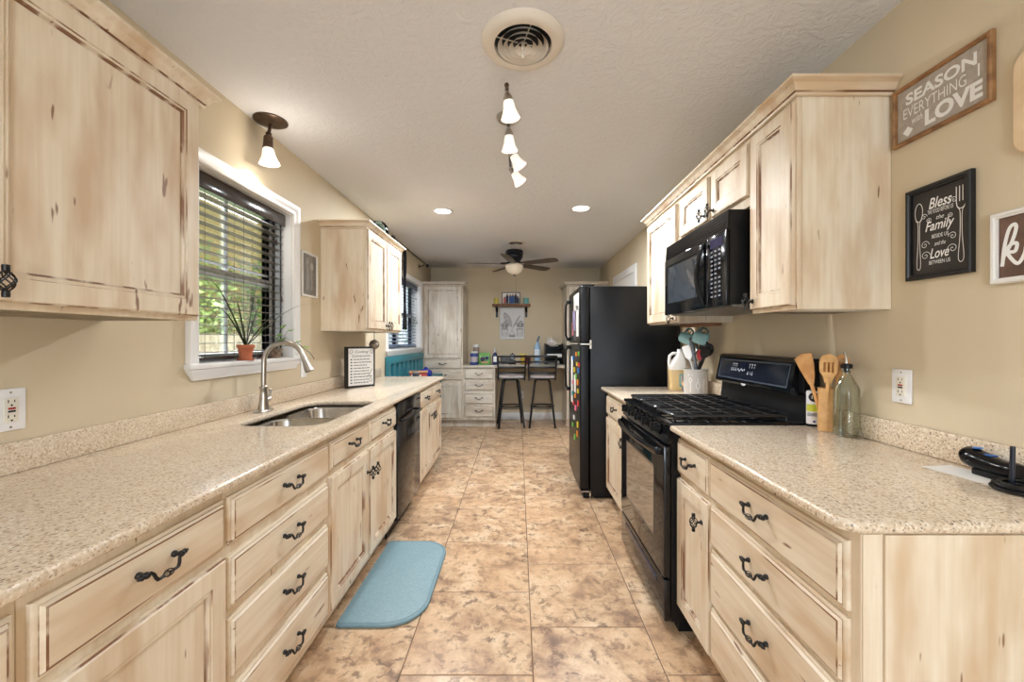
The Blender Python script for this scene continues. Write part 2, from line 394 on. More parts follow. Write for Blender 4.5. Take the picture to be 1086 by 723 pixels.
def floor():
    mb = MB(); bm = mb.bm
    mb.box(XL, XR, Y0, YB, -.06, -.0016, 1)
    lay = bm.loops.layers.uv.new('tile'); g = .0022; T = .5095
    for k in range(-3, 3):
        a, b = .057+k*T, .057+(k+1)*T
        a, b = max(a+g, XL), min(b-g, XR)
        if b-a < .01: continue
        off = 1.558 if k % 2 else 1.818
        n0 = int((Y0-off)//.514)-1
        for n in range(n0, n0+22):
            c, d = max(off+n*.514+g, Y0), min(off+(n+1)*.514-g, YB)
            if d-c < .01: continue
            u, v = random.random(), random.random(); e = .0025
            O = [bm.verts.new(p) for p in ((a, c, -.0016), (b, c, -.0016), (b, d, -.0016), (a, d, -.0016))]
            I = [bm.verts.new(p) for p in ((a+e, c+e, 0), (b-e, c+e, 0), (b-e, d-e, 0), (a+e, d-e, 0))]
            fs = [bm.faces.new(I)]+[bm.faces.new((O[i], O[(i+1) % 4], I[(i+1) % 4], I[i])) for i in range(4)]
            for f in fs:
                for l in f.loops: l[lay].uv = (u, v)
    return struct('floor', mb, [TILE, GROUT])
floor()
def baseboard(name, x0, x1, y0, y1):
    struct(name, MB().box(x0, x1, y0, y1, .001, .10).box(x0 if x0 < x1-.05 else x0, x1, y0+.004 if y1-y0 < .05 else y0, y1, .10, .112), TRIMW)
baseboard('baseboard_back', -.32, .70, YB-.016, YB-.0005)
def door():
    t = link(bpy.data.objects.new('door_1', None)); t['kind'] = 'structure'; t.location = (XR, 5.0725, 0); t.rotation_euler = (0, 0, -PI/2)
    W, H = .46, 2.055; c = .085
    mb = MB()
    for x0, x1, z0, z1 in ((-W-c, -W, .001, H+c), (W, W+c, .001, H+c), (-W, W, H, H+c)):
        mb.box(x0, x1, -.018, -.001, z0, z1, b=.004)
    mb.build('door_casing', TRIMW, t)
    mb = MB(); mb.box(-W+.003, W-.003, -.008, -.001, .012, H-.004)
    for x0, x1 in ((-.36, -.05), (.05, .36)):
        for z0, z1 in ((.2, .95), (1.1, 1.9)):
            rings = [[(x0+i, y, z0+i), (x1-i, y, z0+i), (x1-i, y, z1-i), (x0+i, y, z1-i)] for i, y in ((0, -.008), (.0, -.0085), (.02, -.0035), (.04, -.0105))]
            mb.loft(rings, 0, False, True)
    mb.build('door_panel', TRIMW, t)
    MB().ball((-W+.07, -.05, .95), .026).cyl((-W+.07, -.008, .95), (-W+.07, -.045, .95), .012).build('door_knob', NICKEL, t)
door()

def window(n, w, units, frame_mat, stool=True):
    y0, y1, z0, z1 = w; t = link(bpy.data.objects.new('window_%d' % n, None)); t['kind'] = 'structure'
    W, H = y1-y0, z1-z0; t.location = (XL, y0, z0); t.rotation_euler = (0, 0, PI/2)   # local x along wall, -y into the room
    c = .06
    prof = [(0, -.001), (0, -.012), (.006, -.016), (.02, -.013), (.03, -.016), (.05, -.024), (.058, -.024), (.062, -.018), (.062, -.001)]
    mb = MB()   # mitred casing on three sides
    path = [(0, 0), (0, H), (W, H), (W, 0)]; rings = []
    for i, (px, pz) in enumerate(path):
        sx = -1 if px == 0 else 1
        ring = []
        for o, y in prof: ring.append((px+sx*o, y, pz+(o if i in (1, 2) else 0)))
        rings.append(ring)
    mb.loft(rings, 0, True, True); mb.build('casing', TRIMW, t)
    mb = MB()
    mb.box(0, W, .001, .168, -.004+.004, .004)   # reveal bottom liner
    mb.box(-.004+.004, .004, .001, .168, 0, H); mb.box(W-.004, W, .001, .168, 0, H); mb.box(0, W, .001, .168, H-.004, H)
    mb.build('reveal', TRIMW, t)
    MB().box(-.072, W+.072, -.034, .0, -.019, .004, b=.004).build('stool', TRIMW, t)
    mb = MB()
    a = [(-.07, -.020), (W+.07, -.020), (W+.03, -.066), (-.03, -.066)]
    mb.loft([[(x, -.001, z) for x, z in a], [(x, -.026, z) for x, z in [(-.07, -.020), (W+.07, -.020), (W+.066, -.026), (-.066, -.026)]][:4]] , 0, True, True) if False else None
    r0 = [(-.066, -.001, -.020), (W+.066, -.001, -.020), (W+.066, -.030, -.020), (-.066, -.030, -.020)]
    r1 = [(-.060, -.001, -.030), (W+.060, -.001, -.030), (W+.060, -.028, -.030), (-.060, -.028, -.030)]
    r2 = [(-.034, -.001, -.058), (W+.034, -.001, -.058), (W+.034, -.014, -.058), (-.034, -.014, -.058)]
    r3 = [(-.030, -.001, -.068), (W+.030, -.001, -.068), (W+.030, -.012, -.068), (-.030, -.012, -.068)]
    mb.loft([r0, r1, r2, r3]); mb.build('apron', TRIMW, t)
    ws = W/units
    for u in range(units):
        xa, xb = u*ws+.005, (u+1)*ws-.005
        mb = MB(); f = .035
        mb.box(xa, xa+f, .115, .16, .005, H-.005); mb.box(xb-f, xb, .115, .16, .005, H-.005)
        mb.box(xa+f, xb-f, .115, .16, .005, .04); mb.box(xa+f, xb-f, .115, .16, H-.04, H-.005)
        mb.box(xa+f, xb-f, .118, .158, H*.505-.022, H*.505+.022)
        mb.build('window_frame', frame_mat, t)
        mb = MB()
        xm = (xa+xb)/2
        for z0_, z1_ in ((.04, H*.505-.022), (H*.505+.022, H-.04)):
            mb.box(xm-.008, xm+.008, .135, .145, z0_, z1_)
        mb.build('muntin', frame_mat, t)
        MB().box(xa+f, xb-f, .148, .151, .04, H-.04).build('glass', GLASS, t)
    return t
win1 = window(1, W1, 1, VINYL)
MB().box(.75-.012, .75-.0045, .10, .112, .01, .88).box(.75-.012, .75-.0045, .06, .066, .01, .84).build('dark_side_track', ESP, win1)
window(2, W2, 2, VINYL)

# ------------------------------------------------------------------ hardware shared by the cabinets
def cage(mb, c, axis, L, R, wires=8, r=.0014, m=0):
    for k in range(wires):
        sgn = 1 if k % 2 else -1; pts = []
        for i in range(13):
            t = i/12; rad = R*math.sin(PI*min(max(t, .06), .94))**.8
            a = 2*PI*k/wires+sgn*t*PI*.9
            u, p, q = (t-.5)*L, rad*math.cos(a), rad*math.sin(a)
            v = (u, p, q) if axis == 'x' else (p, q, u)
            pts.append((c[0]+v[0], c[1]+v[1], c[2]+v[2]))
        mb.tube(pts, r, 5, m)
def pull_mesh():
    mb = MB()
    for s in (-1, 1):
        mb.ball((s*.050, -.004, 0), .0085); mb.ball((s*.050, -.022, .0005), .0085); mb.ball((s*.061, -.021, .001), .0072); mb.ball((s*.0685, -.021, .001), .004)
        mb.cyl((s*.05, 0, 0), (s*.05, -.022, 0), .005, seg=10)
        mb.tube([(s*.050, -.023, 0), (s*.043, -.026, .003), (s*.037, -.028, -.004), (s*.034, -.030, -.014), (s*.029, -.031, -.021), (s*.022, -.031, -.022), (s*.014, -.031, -.021)], [.0042, .004, .004, .0042, .0045, .0042, .0032], 8)
    cage(mb, (0, -.031, -.021), 'x', .036, .0085, 6, .0015)
    mb.cyl((-.018, -.031, -.021), (.018, -.031, -.021), .0016, seg=6)
    mb.xform(Matrix.Scale(.86, 4)); return mb.data('drop_pull', IRON)
PULL = pull_mesh()
def cage_knob_mesh():
    mb = MB(); y = -.030
    cage(mb, (0, y, 0), 'z', .046, .0145, 8, .0016)
    for s in (-1, 1):
        mb.lathe([(.0, s*.020), (.0062, s*.021), (.0066, s*.027), (.0062, s*.033), (0, s*.034)], (0, y, 0), 12)
    mb.cyl((0, 0, 0), (0, -.018, 0), .0045, seg=10); mb.cyl((0, 0, 0), (0, -.004, 0), .010, .008, seg=12)
    return mb.data('cage_knob', IRON)
KNOB = cage_knob_mesh()
def front(mb, x0, x1, z0, z1, rings, cap):
    R = [[(x0+i, -n, z0+i), (x1-i, -n, z0+i), (x1-i, -n, z1-i), (x0+i, -n, z1-i)] for i, n, _ in rings]
    mb.loft(R, [m for _, _, m in rings[1:]]+[cap], True, True)
DOOR_R = [(0, .0005, 0), (0, .0125, 0), (.003, .017, 1), (.006, .0195, 0), (.012, .020, 0), (.052, .020, 0), (.0535, .0165, 1), (.058, .0172, 0), (.0615, .0178, 0), (.064, .0105, 1), (.068, .0098, 1), (.072, .0098, 0)]
DRAW_R = [(0, .0005, 0), (0, .0085, 0), (.003, .0115, 0), (.007, .0125, 0), (.0085, .0125, 1), (.0125, .0190, 0), (.016, .0203, 1), (.019, .0205, 0)]
DRAW_R2 = DRAW_R
def cabinet(name, label, loc, rot, W, D, z0, z1, doors=(), drawers=(), toe=.0, pm=CREAM, cat='cabinet', group=None, split=True):
    t = thing(name, label, cat, loc, rot, group); tk = .018
    mb = MB(); zb = z0+toe
    mb.box(0, W, 0, tk, zb, z1, b=.002)
    mb.box(0, tk, tk, D, zb, z1); mb.box(W-tk, W, tk, D, zb, z1)
    mb.box(tk, W-tk, tk, D, zb, zb+tk); mb.box(tk, W-tk, D-.006, D, zb+tk, z1)
    if toe == 0 and z0 > 1: mb.box(tk, W-tk, tk, D-.006, z1-tk, z1)
    if toe: mb.box(.0, W, .075, .09, .001, zb+.002)
    mb.build('body', [pm['s'], pm['gv']], t)
    for x0, x1, a, b in drawers:
        m = MB(); front(m, x0, x1, a, b, DRAW_R, 0)
        d = m.build('drawer', [pm['h'], pm['gh']], t)
        inst('handle', PULL, d, ((x0+x1)/2, -.0205, (a+b)/2+.012))
    for x0, x1, a, b, kx, kz in doors:
        m = MB(); front(m, x0, x1, a, b, DOOR_R, 0)
        d = m.build('door', [pm['v'], pm['gv']], t)
        if kx is not None: inst('knob', KNOB, d, (kx, -.020, kz))
    return t
LX, RX = -.795, .704
LD, RD = XL+.0015-LX, XR-.0015-RX
LD = -LD
bl = lambda name, label, y, W, **k: cabinet(name, label, (LX, y, 0), PI/2, W, LD, 0, .884, toe=.115, **k)
T4 = [(.854, .723), (.692, .549), (.522, .353), (.324, .150)]
bl('base_cabinet', 'cream base cabinet nearest the lower left corner, only its edge in view', .05, .594,
   drawers=[(.02, .583, .723, .854)], doors=[(.02, .583, .15, .700, .55, .63)])
bl('base_cabinet', 'cream base cabinet under left counter with one wide drawer above one door', .645, .449,
   drawers=[(.012, .441, .723, .854)], doors=[(.012, .441, .15, .700, .04, .63)])
bl('drawer_base_cabinet', 'cream cabinet of four wide drawers between sink cabinet and nearer door cabinet', 1.0945, .594,
   drawers=[(.008, .582, b, a) for a, b in T4])
bl('sink_base_cabinet', 'cream cabinet under the sink with two false drawers over two doors', 1.689, .915,
   drawers=[(.008, .428, .735, .854), (.453, .908, .735, .854)], doors=[(.008, .428, .15, .706, .405, .60), (.453, .908, .15, .706, .478, .60)])
bl('base_cabinet', 'cream two-door base cabinet at the far end of left counter, past the dishwasher', 3.212, .92,
   drawers=[(.005, .432, .72, .854), (.445, .912, .72, .854)], doors=[(.005, .432, .15, .700, .405, .61), (.445, .912, .15, .700, .47, .61)])
br = lambda name, label, y, W, **k: cabinet(name, label, (RX, y, 0), -PI/2, W, RD, 0, .884, toe=.115, **k)
TR4 = [(.856, .708), (.691, .545), (.530, .336), (.321, .150)]
br('base_cabinet', 'narrow cream cabinet right of the range with small drawer over one door', 1.7655, .299,
   drawers=[(.004, .293, .708, .856)], doors=[(.004, .293, .138, .687, .246, .60)])
nd = br('drawer_base_cabinet', 'cream cabinet of wide drawers at near end of right counter, plain end panel facing camera', 1.4665, .630,
   drawers=[(.004, .606, b, a) for a, b in TR4])
MB().box(.6305, .6365, .045, RD-.002, .116, .882, b=.001).box(.6305, .633, .002, .040, .116, .882).build('end_panel', PS, nd)
br('base_cabinet', 'cream base cabinet with drawer over door between black range and refrigerator', 3.19, .65,
   drawers=[(.02, .62, .708, .856)], doors=[(.02, .62, .138, .687, .585, .62)])
# upper cabinets
UX = 0.99
cabinet('wall_cabinet', 'large cream wall cabinet at upper left, close to the camera, with big plain panel door', (-1.09, .215, 0), PI/2, 1.17, -(XL+.0015+1.09), 1.345, 2.095,
        doors=[(.010, .570, 1.360, 2.076, .545, 1.40), (.580, 1.155, 1.360, 2.076, .612, 1.40)])
lc = cabinet('wall_cabinet', 'cream two-door wall cabinet on left wall beyond the sink window', (-1.09, 2.905, 0), PI/2, .835, -(XL+.0015+1.09), 1.345, 2.095,
        doors=[(.006, .418, 1.362, 2.076, .392, 1.395), (.428, .829, 1.362, 2.076, .452, 1.395)])
ru = lambda label, y, W, z0, **k: cabinet('wall_cabinet', label, (UX, y, 0), -PI/2, W, XR-.0015-UX, z0, 2.15, **k)
ru('cream wall cabinet between the microwave and the refrigerator, with one tall door', 3.075, .569, 1.39, doors=[(.008, .558, 1.40, 2.124, .525, 1.415)])
ru('short cream two-door wall cabinet directly above the microwave', 2.505, .784, 1.852, doors=[(.06, .411, 1.894, 2.118, .385, 1.925), (.452, .775, 1.894, 2.118, .478, 1.925)])
ru('narrow tall cream wall cabinet right of the microwave, its plain side facing the camera', 1.72, .274, 1.39, doors=[(.010, .266, 1.405, 2.127, .034, 1.44)])
def crown(label, path, z, side, pm=CREAM, k=1.0):
    prof = [(.0005, 0), (.012, 0), (.014, .008), (.011, .011), (.017, .014), (.022, .020), (.030, .034), (.042, .041), (.047, .043), (.047, .052), (.0005, .052)]
    mb = MB(); P2 = [Vector(p) for p in path]; rings = []
    for i, p in enumerate(P2):
        ns = []
        for a, b in ((i-1, i), (i, i+1)):
            if a >= 0 and b < len(P2):
                d = (P2[b]-P2[a]).normalized(); ns.append(Vector((d.y, -d.x))*side)
        n = ns[0] if len(ns) == 1 else (ns[0]+ns[1])/(1+ns[0].dot(ns[1]))
        rings.append([(p.x+n.x*o*k, p.y+n.y*o*k, z+h) for o, h in prof])
    mb.loft(rings, [0]*(len(rings)-1)+[0])
    for f in mb.bm.faces:
        zs = [v.co.z-z for v in f.verts]
        if .0075 < sum(zs)/len(zs) < .0130: f.material_index = 1
    return tag(mb.build('crown_molding', [pm['h'], pm['gh']], None, True, 25), label, 'molding')
crown('cream crown molding along the top of large near left wall cabinet', [(XL+.002, 1.387), (-1.0885, 1.387), (-1.0885, .215)], 2.0735, -1)
crown('cream crown molding around the top of wall cabinet beyond the sink window', [(XL+.002, 3.742), (-1.0885, 3.742), (-1.0885, 2.903), (XL+.002, 2.903)], 2.0735, -1)
crown('cream crown molding along the tops of the right wall cabinets above the microwave', [(XR-.002, 1.4445), (UX-.0015, 1.4445), (UX-.0015, 3.077), (XR-.002, 3.077)], 2.1425, -1)

# far wall cabinets (worn white)
FY, FD = 5.97, YB-.002-5.97
cabinet('pantry_cabinet', 'tall worn white pantry cabinet in the far left corner', (XL+.003, FY, 0), 0, .597, FD, 0, 2.09, toe=.11, pm=WHITE,
        drawers=[(.03, .582, .858, .997), (.03, .582, .689, .834)], doors=[(.03, .582, 1.012, 2.068, None, 0), (.03, .582, .139, .665, None, 0)])
cabinet('pantry_cabinet', 'tall worn white pantry cabinet in the far right corner behind the refrigerator', (.712, FY, 0), 0, .61, FD, 0, 2.09, toe=.11, pm=WHITE,
        drawers=[(.03, .582, .858, .997)], doors=[(.03, .582, 1.012, 2.068, None, 0), (.03, .582, .139, .834, None, 0)])
cabinet('drawer_base_cabinet', 'worn white cabinet of four drawers beside the far desk', (-.808, FY, 0), 0, .472, FD, 0, .872, toe=.11, pm=WHITE,
        drawers=[(.022, .452, .706, .857), (.022, .452, .543, .686), (.022, .452, .344, .509), (.022, .452, .151, .329)])
crown('worn white crown molding on top of the far left pantry', [(XL+.003, FY-.001), (-.8095, FY-.001), (-.8095, YB-.002)], 2.08, 1, WHITE, 1.2)
crown('worn white crown molding on top of the far right pantry', [(.7105, YB-.002), (.7105, FY-.001), (1.322, FY-.001)], 2.08, 1, WHITE, 1.2)

# ------------------------------------------------------------------ worktops
def slab(name, label, outline, holes, z0, z1, m, bevel=.011, cat='countertop'):
    me = curve_mesh(outline, holes, z1-z0, bevel, 3)
    mb = MB(); zc = (z0+z1)/2; mb.mesh(me, lambda c: (c.x, c.y, c.z+zc)); bpy.data.meshes.remove(me)
    return tag(mb.build(name, m, None, True, 40), label, cat)
SX0, SX1, SY0, SY1 = -1.245, -.862, 1.752, 2.462
cl = slab('countertop', 'long beige speckled quartz countertop on the left with sink cutout', [(XL+.002, .04), (-.755, .04), (-.755, 4.145), (XL+.002, 4.145)],
     [rrect(SX0, SX1, SY0, SY1, [.10, .09, .06, .10])], .8845, .912, QUARTZ)
MB().box(XL+.0015, XL+.022, .04, 4.14, .9125, .997, b=.003).build('backsplash', QUARTZ, cl)
cr = slab('countertop', 'beige speckled quartz countertop at right foreground beside the range', rrect(.658, XR-.002, 0.824, 1.7655, [.045, 0, 0, 0]), [], .8845, .912, QUARTZ)
MB().box(XR-.022, XR-.0015, .827, 1.764, .9125, .997, b=.003).build('backsplash', QUARTZ, cr)
cf = slab('countertop', 'short beige quartz countertop between the range and refrigerator', [(.658, 2.512), (XR-.002, 2.512), (XR-.002, 3.225), (.658, 3.225)], [], .8845, .912, QUARTZ)
MB().box(XR-.022, XR-.0015, 2.515, 3.22, .9125, .997, b=.003).build('backsplash', QUARTZ, cf)
slab('laminate_worktop', 'pale laminate desk top spanning the far wall between two pantries', [(-.806, 5.945), (.700, 5.945), (.700, YB-.003), (-.806, YB-.003)], [], .8735, .91,
     noise_mat('pale_laminate', S(190, 180, 166), S(206, 196, 182), 30, .3), .004, 'desk')

# ------------------------------------------------------------------ sink and faucet
def sink():
    t = thing('kitchen_sink', 'stainless steel double bowl sink set under the left counter', 'sink', (0, 0, 0))
    for name, a, b, rr in (('near_bowl', SY0+.012, 2.095, .075), ('far_bowl', 2.125, SY1-.012, .075)):
        mb = MB(); rings = []
        for inset, z in ((-.010, .8755), (0, .8755), (.004, .866), (.012, .76), (.03, .715), (.06, .702)):
            rings.append([(x, y, z) for x, y in rrect(SX0+.012+inset, SX1-.008-inset, a+inset, b-inset, max(rr-inset*.3, .02), 6)])
        mb.loft(rings, 0, False, True)
        cx, cy = (SX0+SX1)/2, (a+b)/2
        o = mb.build('bowl', STEEL, t)
        MB().lathe([(.0, .7035), (.03, .7035), (.036, .706), (.038, .7035)], (cx, cy, 0), 20).build('drain', CHROME, o)
    MB().box(SX0+.03, SX1-.03, 2.0965, 2.1235, .866, .8745, b=.003).build('divider', STEEL, t)
sink()
def faucet():
    t = thing('kitchen_faucet', 'brushed nickel gooseneck faucet standing behind the sink', 'faucet', (-1.315, 2.105, .9125))
    o = MB().lathe([(.0, 0), (.028, 0), (.028, .004), (.024, .009), (0, .010)], (0, 0, 0), 32, sx=1.0, sy=2.6).build('base_plate', NICKEL, t)
    MB().lathe([(0, .008), (.027, .009), (.026, .02), (.021, .05), (.018, .09), (.0175, .115), (.019, .118), (.019, .126), (.014, .132), (0, .133)], (0, 0, 0), 28).build('body', NICKEL, t)
    mb = MB(); pts = [(0, 0, .13), (0, 0, .20), (.001, 0, .25)]
    R = .105
    for i in range(1, 15):
        a = PI-i/14*PI*.90; pts.append((R+R*math.cos(a), 0, .25+R*math.sin(a)))
    mb.tube(pts, .0125, 14); mb.build('spout', NICKEL, t)
    p1 = Vector(pts[-1]); d = (p1-Vector(pts[-2])).normalized()
    MB().tube([p1-d*.004, p1+d*.006, p1+d*.03, p1+d*.055, p1+d*.080, p1+d*.085], [.0135, .0145, .0155, .020, .023, .019], 20).build('spray_head', NICKEL, t)
    h = MB().tube([(0, .012, .052), (0, .034, .056), (.002, .050, .060)], [.012, .012, .010], 14).build('handle', NICKEL, t)
    MB().tube([(.002, .048, .058), (.002, .050, .085), (.003, .053, .105), (.003, .054, .112)], [.006, .006, .009, .004], 12).build('lever', NICKEL, h)
faucet()

# ------------------------------------------------------------------ appliances
def dishwasher():
    t = thing('dishwasher', 'black dishwasher built in under the left counter', 'dishwasher', (LX, 2.606, 0), PI/2)
    W = .603
    MB().box(.006, W-.006, .01, LD-.03, .105, .868).build('body', BLACKM, t)
    MB().box(.004, W-.004, -.024, .008, .12, .735, b=.004).build('door', BLACK, t)
    p = MB().box(.004, W-.004, -.026, .008, .738, .868, b=.004).build('control_panel', BLACK, t)
    MB().tube([(.06, -.034, .752), (.08, -.050, .752), (.3, -.054, .752), (.52, -.050, .752), (.54, -.034, .752)], [.009]*5, 10).box(.055, .075, -.04, -.024, .744, .76).box(.525, .545, -.04, -.024, .744, .76).build('handle', BLACKM, t)
    MB().box(.01, W-.01, .05, .06, .002, .104).build('toe_panel', BLACKM, t)
dishwasher()
RGX, RGY, RGW = .655, 2.505, .737
def gas_range():
    t = thing('gas_range', 'black gas range with backguard between the right base cabinets', 'range', (RGX, RGY, 0), -PI/2)
    W, D = RGW, .655
    MB().box(.004, W-.004, .012, D-.02, .055, .905).box(.02, W-.02, .05, D-.05, .001, .056).build('body', BLACKM, t)
    d = MB().box(.003, W-.003, -.022, .010, .245, .818, b=.006).build('oven_door', GLASSB, t)
    m = MB(); m.loft([[(x, -y, z) for x, z in rrect(.13+i, W-.13-i, .37+i, .70-i, .012)] for i, y in ((0, .0222), (.0, .0232), (.004, .0236), (.010, .0228))], [0, 0, 0, 1], False, True)
    m.build('oven_window', [P('window_bezel_grey', S(92, 86, 82), .18), P('oven_window_glass', S(58, 52, 48), .05, coat=1)], d)
    h = MB()
    pts = [(.03, -.020, .79), (.035, -.042, .79)]+[(.04+(W-.08)*i/12, -.048-.020*math.sin(PI*i/12), .79) for i in range(1, 12)]+[(W-.035, -.042, .79), (W-.03, -.020, .79)]
    rings = []
    for p in pts: rings.append([(p[0], p[1]+.012*math.cos(a)*.8, p[2]+.017*math.sin(a)) for a in [2*PI*k/10 for k in range(10)]])
    h.loft(rings); h.build('door_handle', BLACK, d)
    dr = MB().box(.003, W-.003, -.020, .010, .055, .235, b=.006).build('storage_drawer', GLASSB, t)
    MB().box(.10, W-.10, -.0225, -.0195, .175, .205, b=.001).build('drawer_grip', P('blue_black_recess', S(24, 44, 72), .15), dr)
    m = MB(); m.prism([(-.012, .828), (.02, .828), (.02, .915), (.012, .915)], .003, W-.003, 'yz'); m.build('control_panel', BLACK, t)
    for x in (.115, .245, .37, .495, .625):
        k = MB(); c = (x, -.004, .872); ax = Vector((0, -1, .28)).normalized()
        k.tube([Vector(c)+ax*q for q in (0, .006, .008, .028, .031)], [.024, .024, .019, .018, .014], 20)
        k.box(x-.0045, x+.0045, c[1]-.042, c[1]-.008, .862, .902)
        k.build('burner_knob', BLACKM, t)
    MB().box(.0, W, -.005, D-.06, .906, .922, b=.004).build('cooktop', BLACK, t)
    for i, x0 in enumerate((.03, .26, .49)):
        g = MB(); x1 = x0+.217; y0, y1 = .03, .545; z = .945
        out = rrect(x0, x1, y0, y1, .02, 3)
        g.tube([(x, y, z) for x, y in out], .0075, 6, closed=True)
        for q in range(1, 6):
            y = y0+(y1-y0)*q/6; g.box(x0, x1, y-.005, y+.005, z-.008, z+.008, b=.002)
        for q in (1, 2):
            xx = x0+(x1-x0)*q/3; g.box(xx-.005, xx+.005, y0, y1, z-.008, z+.0075, b=.002)
        for px, py in ((x0+.01, y0+.01), (x1-.01, y0+.01), (x0+.01, y1-.01), (x1-.01, y1-.01)): g.cyl((px, py, .9225), (px, py, z), .006, seg=8)
        g.build('grate', BLACKR, t)
    for x, y in ((.14, .15), (.14, .43), (.37, .29), (.60, .15), (.60, .43)):
        MB().lathe([(0, .9225), (.05, .9225), (.05, .928), (.034, .93), (.032, .937), (0, .938)], (x, y, 0), 20).build('burner', BLACKR, t)
    b = MB(); b.prism([(.585, .906), (.655, .906), (.655, 1.198), (.60, 1.198), (.585, 1.19), (.585, 1.05), (.60, 1.04)], .002, W-.002, 'yz')
    g = b.build('backguard', BLACKM, t)
    c = MB()   # sloped console standing forward of the backguard
    for x, s in ((.0, 0), ):
        prof = [(.586, 1.035), (.548, 1.040), (.545, 1.052), (.572, 1.182), (.586, 1.190)]
        c.prism(prof, .03, W-.03, 'yz')
    c.build('console', BLACK, t)
    fx = lambda z: .545+(z-1.052)/(.130)*.027
    f = MB(); a, e = .055, W-.055
    f.loft([[(a+i, fx(1.064+i)-q, 1.064+i), (e-i, fx(1.064+i)-q, 1.064+i), (e-i, fx(1.172-i)-q, 1.172-i), (a+i, fx(1.172-i)-q, 1.172-i)] for i, q in ((0, .0005), (0, .0025), (.005, .0025), (.007, .0012))], [0, 0, 0, 1], False, True)
    cp = f.build('console_face', [CHROME if False else P('console_edge_grey', S(70, 78, 90), .2), P('console_glass', S(14, 22, 36), .22, spec=.3)], t)
    mk = MB()
    def mark(x, z, w_, h_): mk.quad([(x, fx(z)-.0018, z), (x+w_, fx(z)-.0018, z), (x+w_, fx(z+h_)-.0018, z+h_), (x, fx(z+h_)-.0018, z+h_)])
    for k in range(3): mark(.20+k*.018, 1.145, .009, .007); mark(.203+k*.018, 1.134, .004, .008); mark(.36+k*.022, 1.147, .011, .008); mark(.363+k*.022, 1.133, .005, .010)
    for k in range(4): mark(.19+k*.016, 1.116, .004, .012); mark(.188+k*.016, 1.111, .010, .004)
    for x, z in ((.255, 1.115), (.27, 1.108), (.285, 1.116), (.30, 1.112), (.315, 1.116)): mark(x, z, .010, .009)
    for k in range(2): mark(.355+k*.04, 1.100, .004, .014); mark(.352+k*.04, 1.098, .011, .004)
    mark(.378, 1.100, .003, .014)
    mk.build('control_symbols', P('white_symbols', S(200, 205, 212), .5), cp)
    dd = MB(); z = 1.138; dd.quad([(.285, fx(z)-.0017, z), (.335, fx(z)-.0017, z), (.335, fx(z+.02)-.0017, z+.02), (.285, fx(z+.02)-.0017, z+.02)])
    dd.build('clock_display', P('display_blue', S(30, 34, 66), .1), cp)
    MB().lathe([(0, 0), (.022, 0), (.020, .003), (0, .004)], (.33, .546, 1.046), 20, axis='y', sx=.5, sy=1).build('badge', P('white_badge', S(222, 224, 228), .3), t)
gas_range()
def microwave():
    X = .905
    t = thing('microwave', 'black over-the-range microwave mounted under the short wall cabinet', 'microwave', (X, 2.50, 0), -PI/2)
    W, z0, z1 = .737, 1.430, 1.846; D = XR-.002-X
    MB().box(.004, W-.0, .012, D, z0+.006, z1).build('body', BLACKM, t)
    m = MB(); m.prism([(0, z1-.083), (.012, z1-.083), (.012, z1), (.006, z1)], .0, W, 'yz')
    for k in range(5): m.box(.02, W-.02, -.0012+k*.0013, .004, z1-.072+k*.013, z1-.069+k*.013)
    m.build('vent_grille', BLACK, t)
    dx = .565
    d = MB().box(.002, dx, -.006, .011, z0, z1-.086, b=.004).build('door', BLACK, t)
    m = MB(); m.loft([[(x, -y, z) for x, z in rrect(.045+i, .475-i, z0+.055+i, z1-.125-i, .014)] for i, y in ((0, .0062), (0, .0085), (.008, .0085), (.012, .0068))], [0, 0, 0, 1], False, True)
    m.build('door_window', [BLACK, P('microwave_window', S(52, 60, 68), .07, coat=.6)], d)
    h = MB(); rings = []
    for i in range(13):
        q = i/12; z = z0+.02+(z1-z0-.125)*q; bow = math.sin(PI*q); c = (.530-.018*bow, -.012-.026*bow, z)
        rings.append([(c[0]+.014*math.cos(a), c[1]+.009*math.sin(a), c[2]) for a in [2*PI*k/12 for k in range(12)]])
    h.loft(rings); h.build('handle', BLACK, d)
    p = MB().box(dx+.003, W, -.006, .011, z0, z1-.086, b=.004).build('control_panel', BLACK, t)
    MB().box(dx+.03, W-.03, -.0075, -.006, z1-.145, z1-.105).build('display', P('display_violet', S(44, 42, 74), .1), p)
    m = MB()
    for r in range(11):
        for c in range(3):
            if r in (5,) and c == 2: continue
            x = dx+.034+c*.036; z = z1-.165-r*.0205
            m.quad([(x, -.0068, z), (x+.020, -.0068, z), (x+.020, -.0068, z+.008), (x, -.0068, z+.008)])
    m.build('keypad', P('keypad_grey', S(118, 122, 130), .5), p)
    MB().box(.02, W-.02, .03, D-.03, z0-.004, z0+.006).build('underside_filter', noise_mat('grey_filter_mesh', S(120, 118, 114), S(150, 146, 140), 80, .5, metal=.4), t)
microwave()
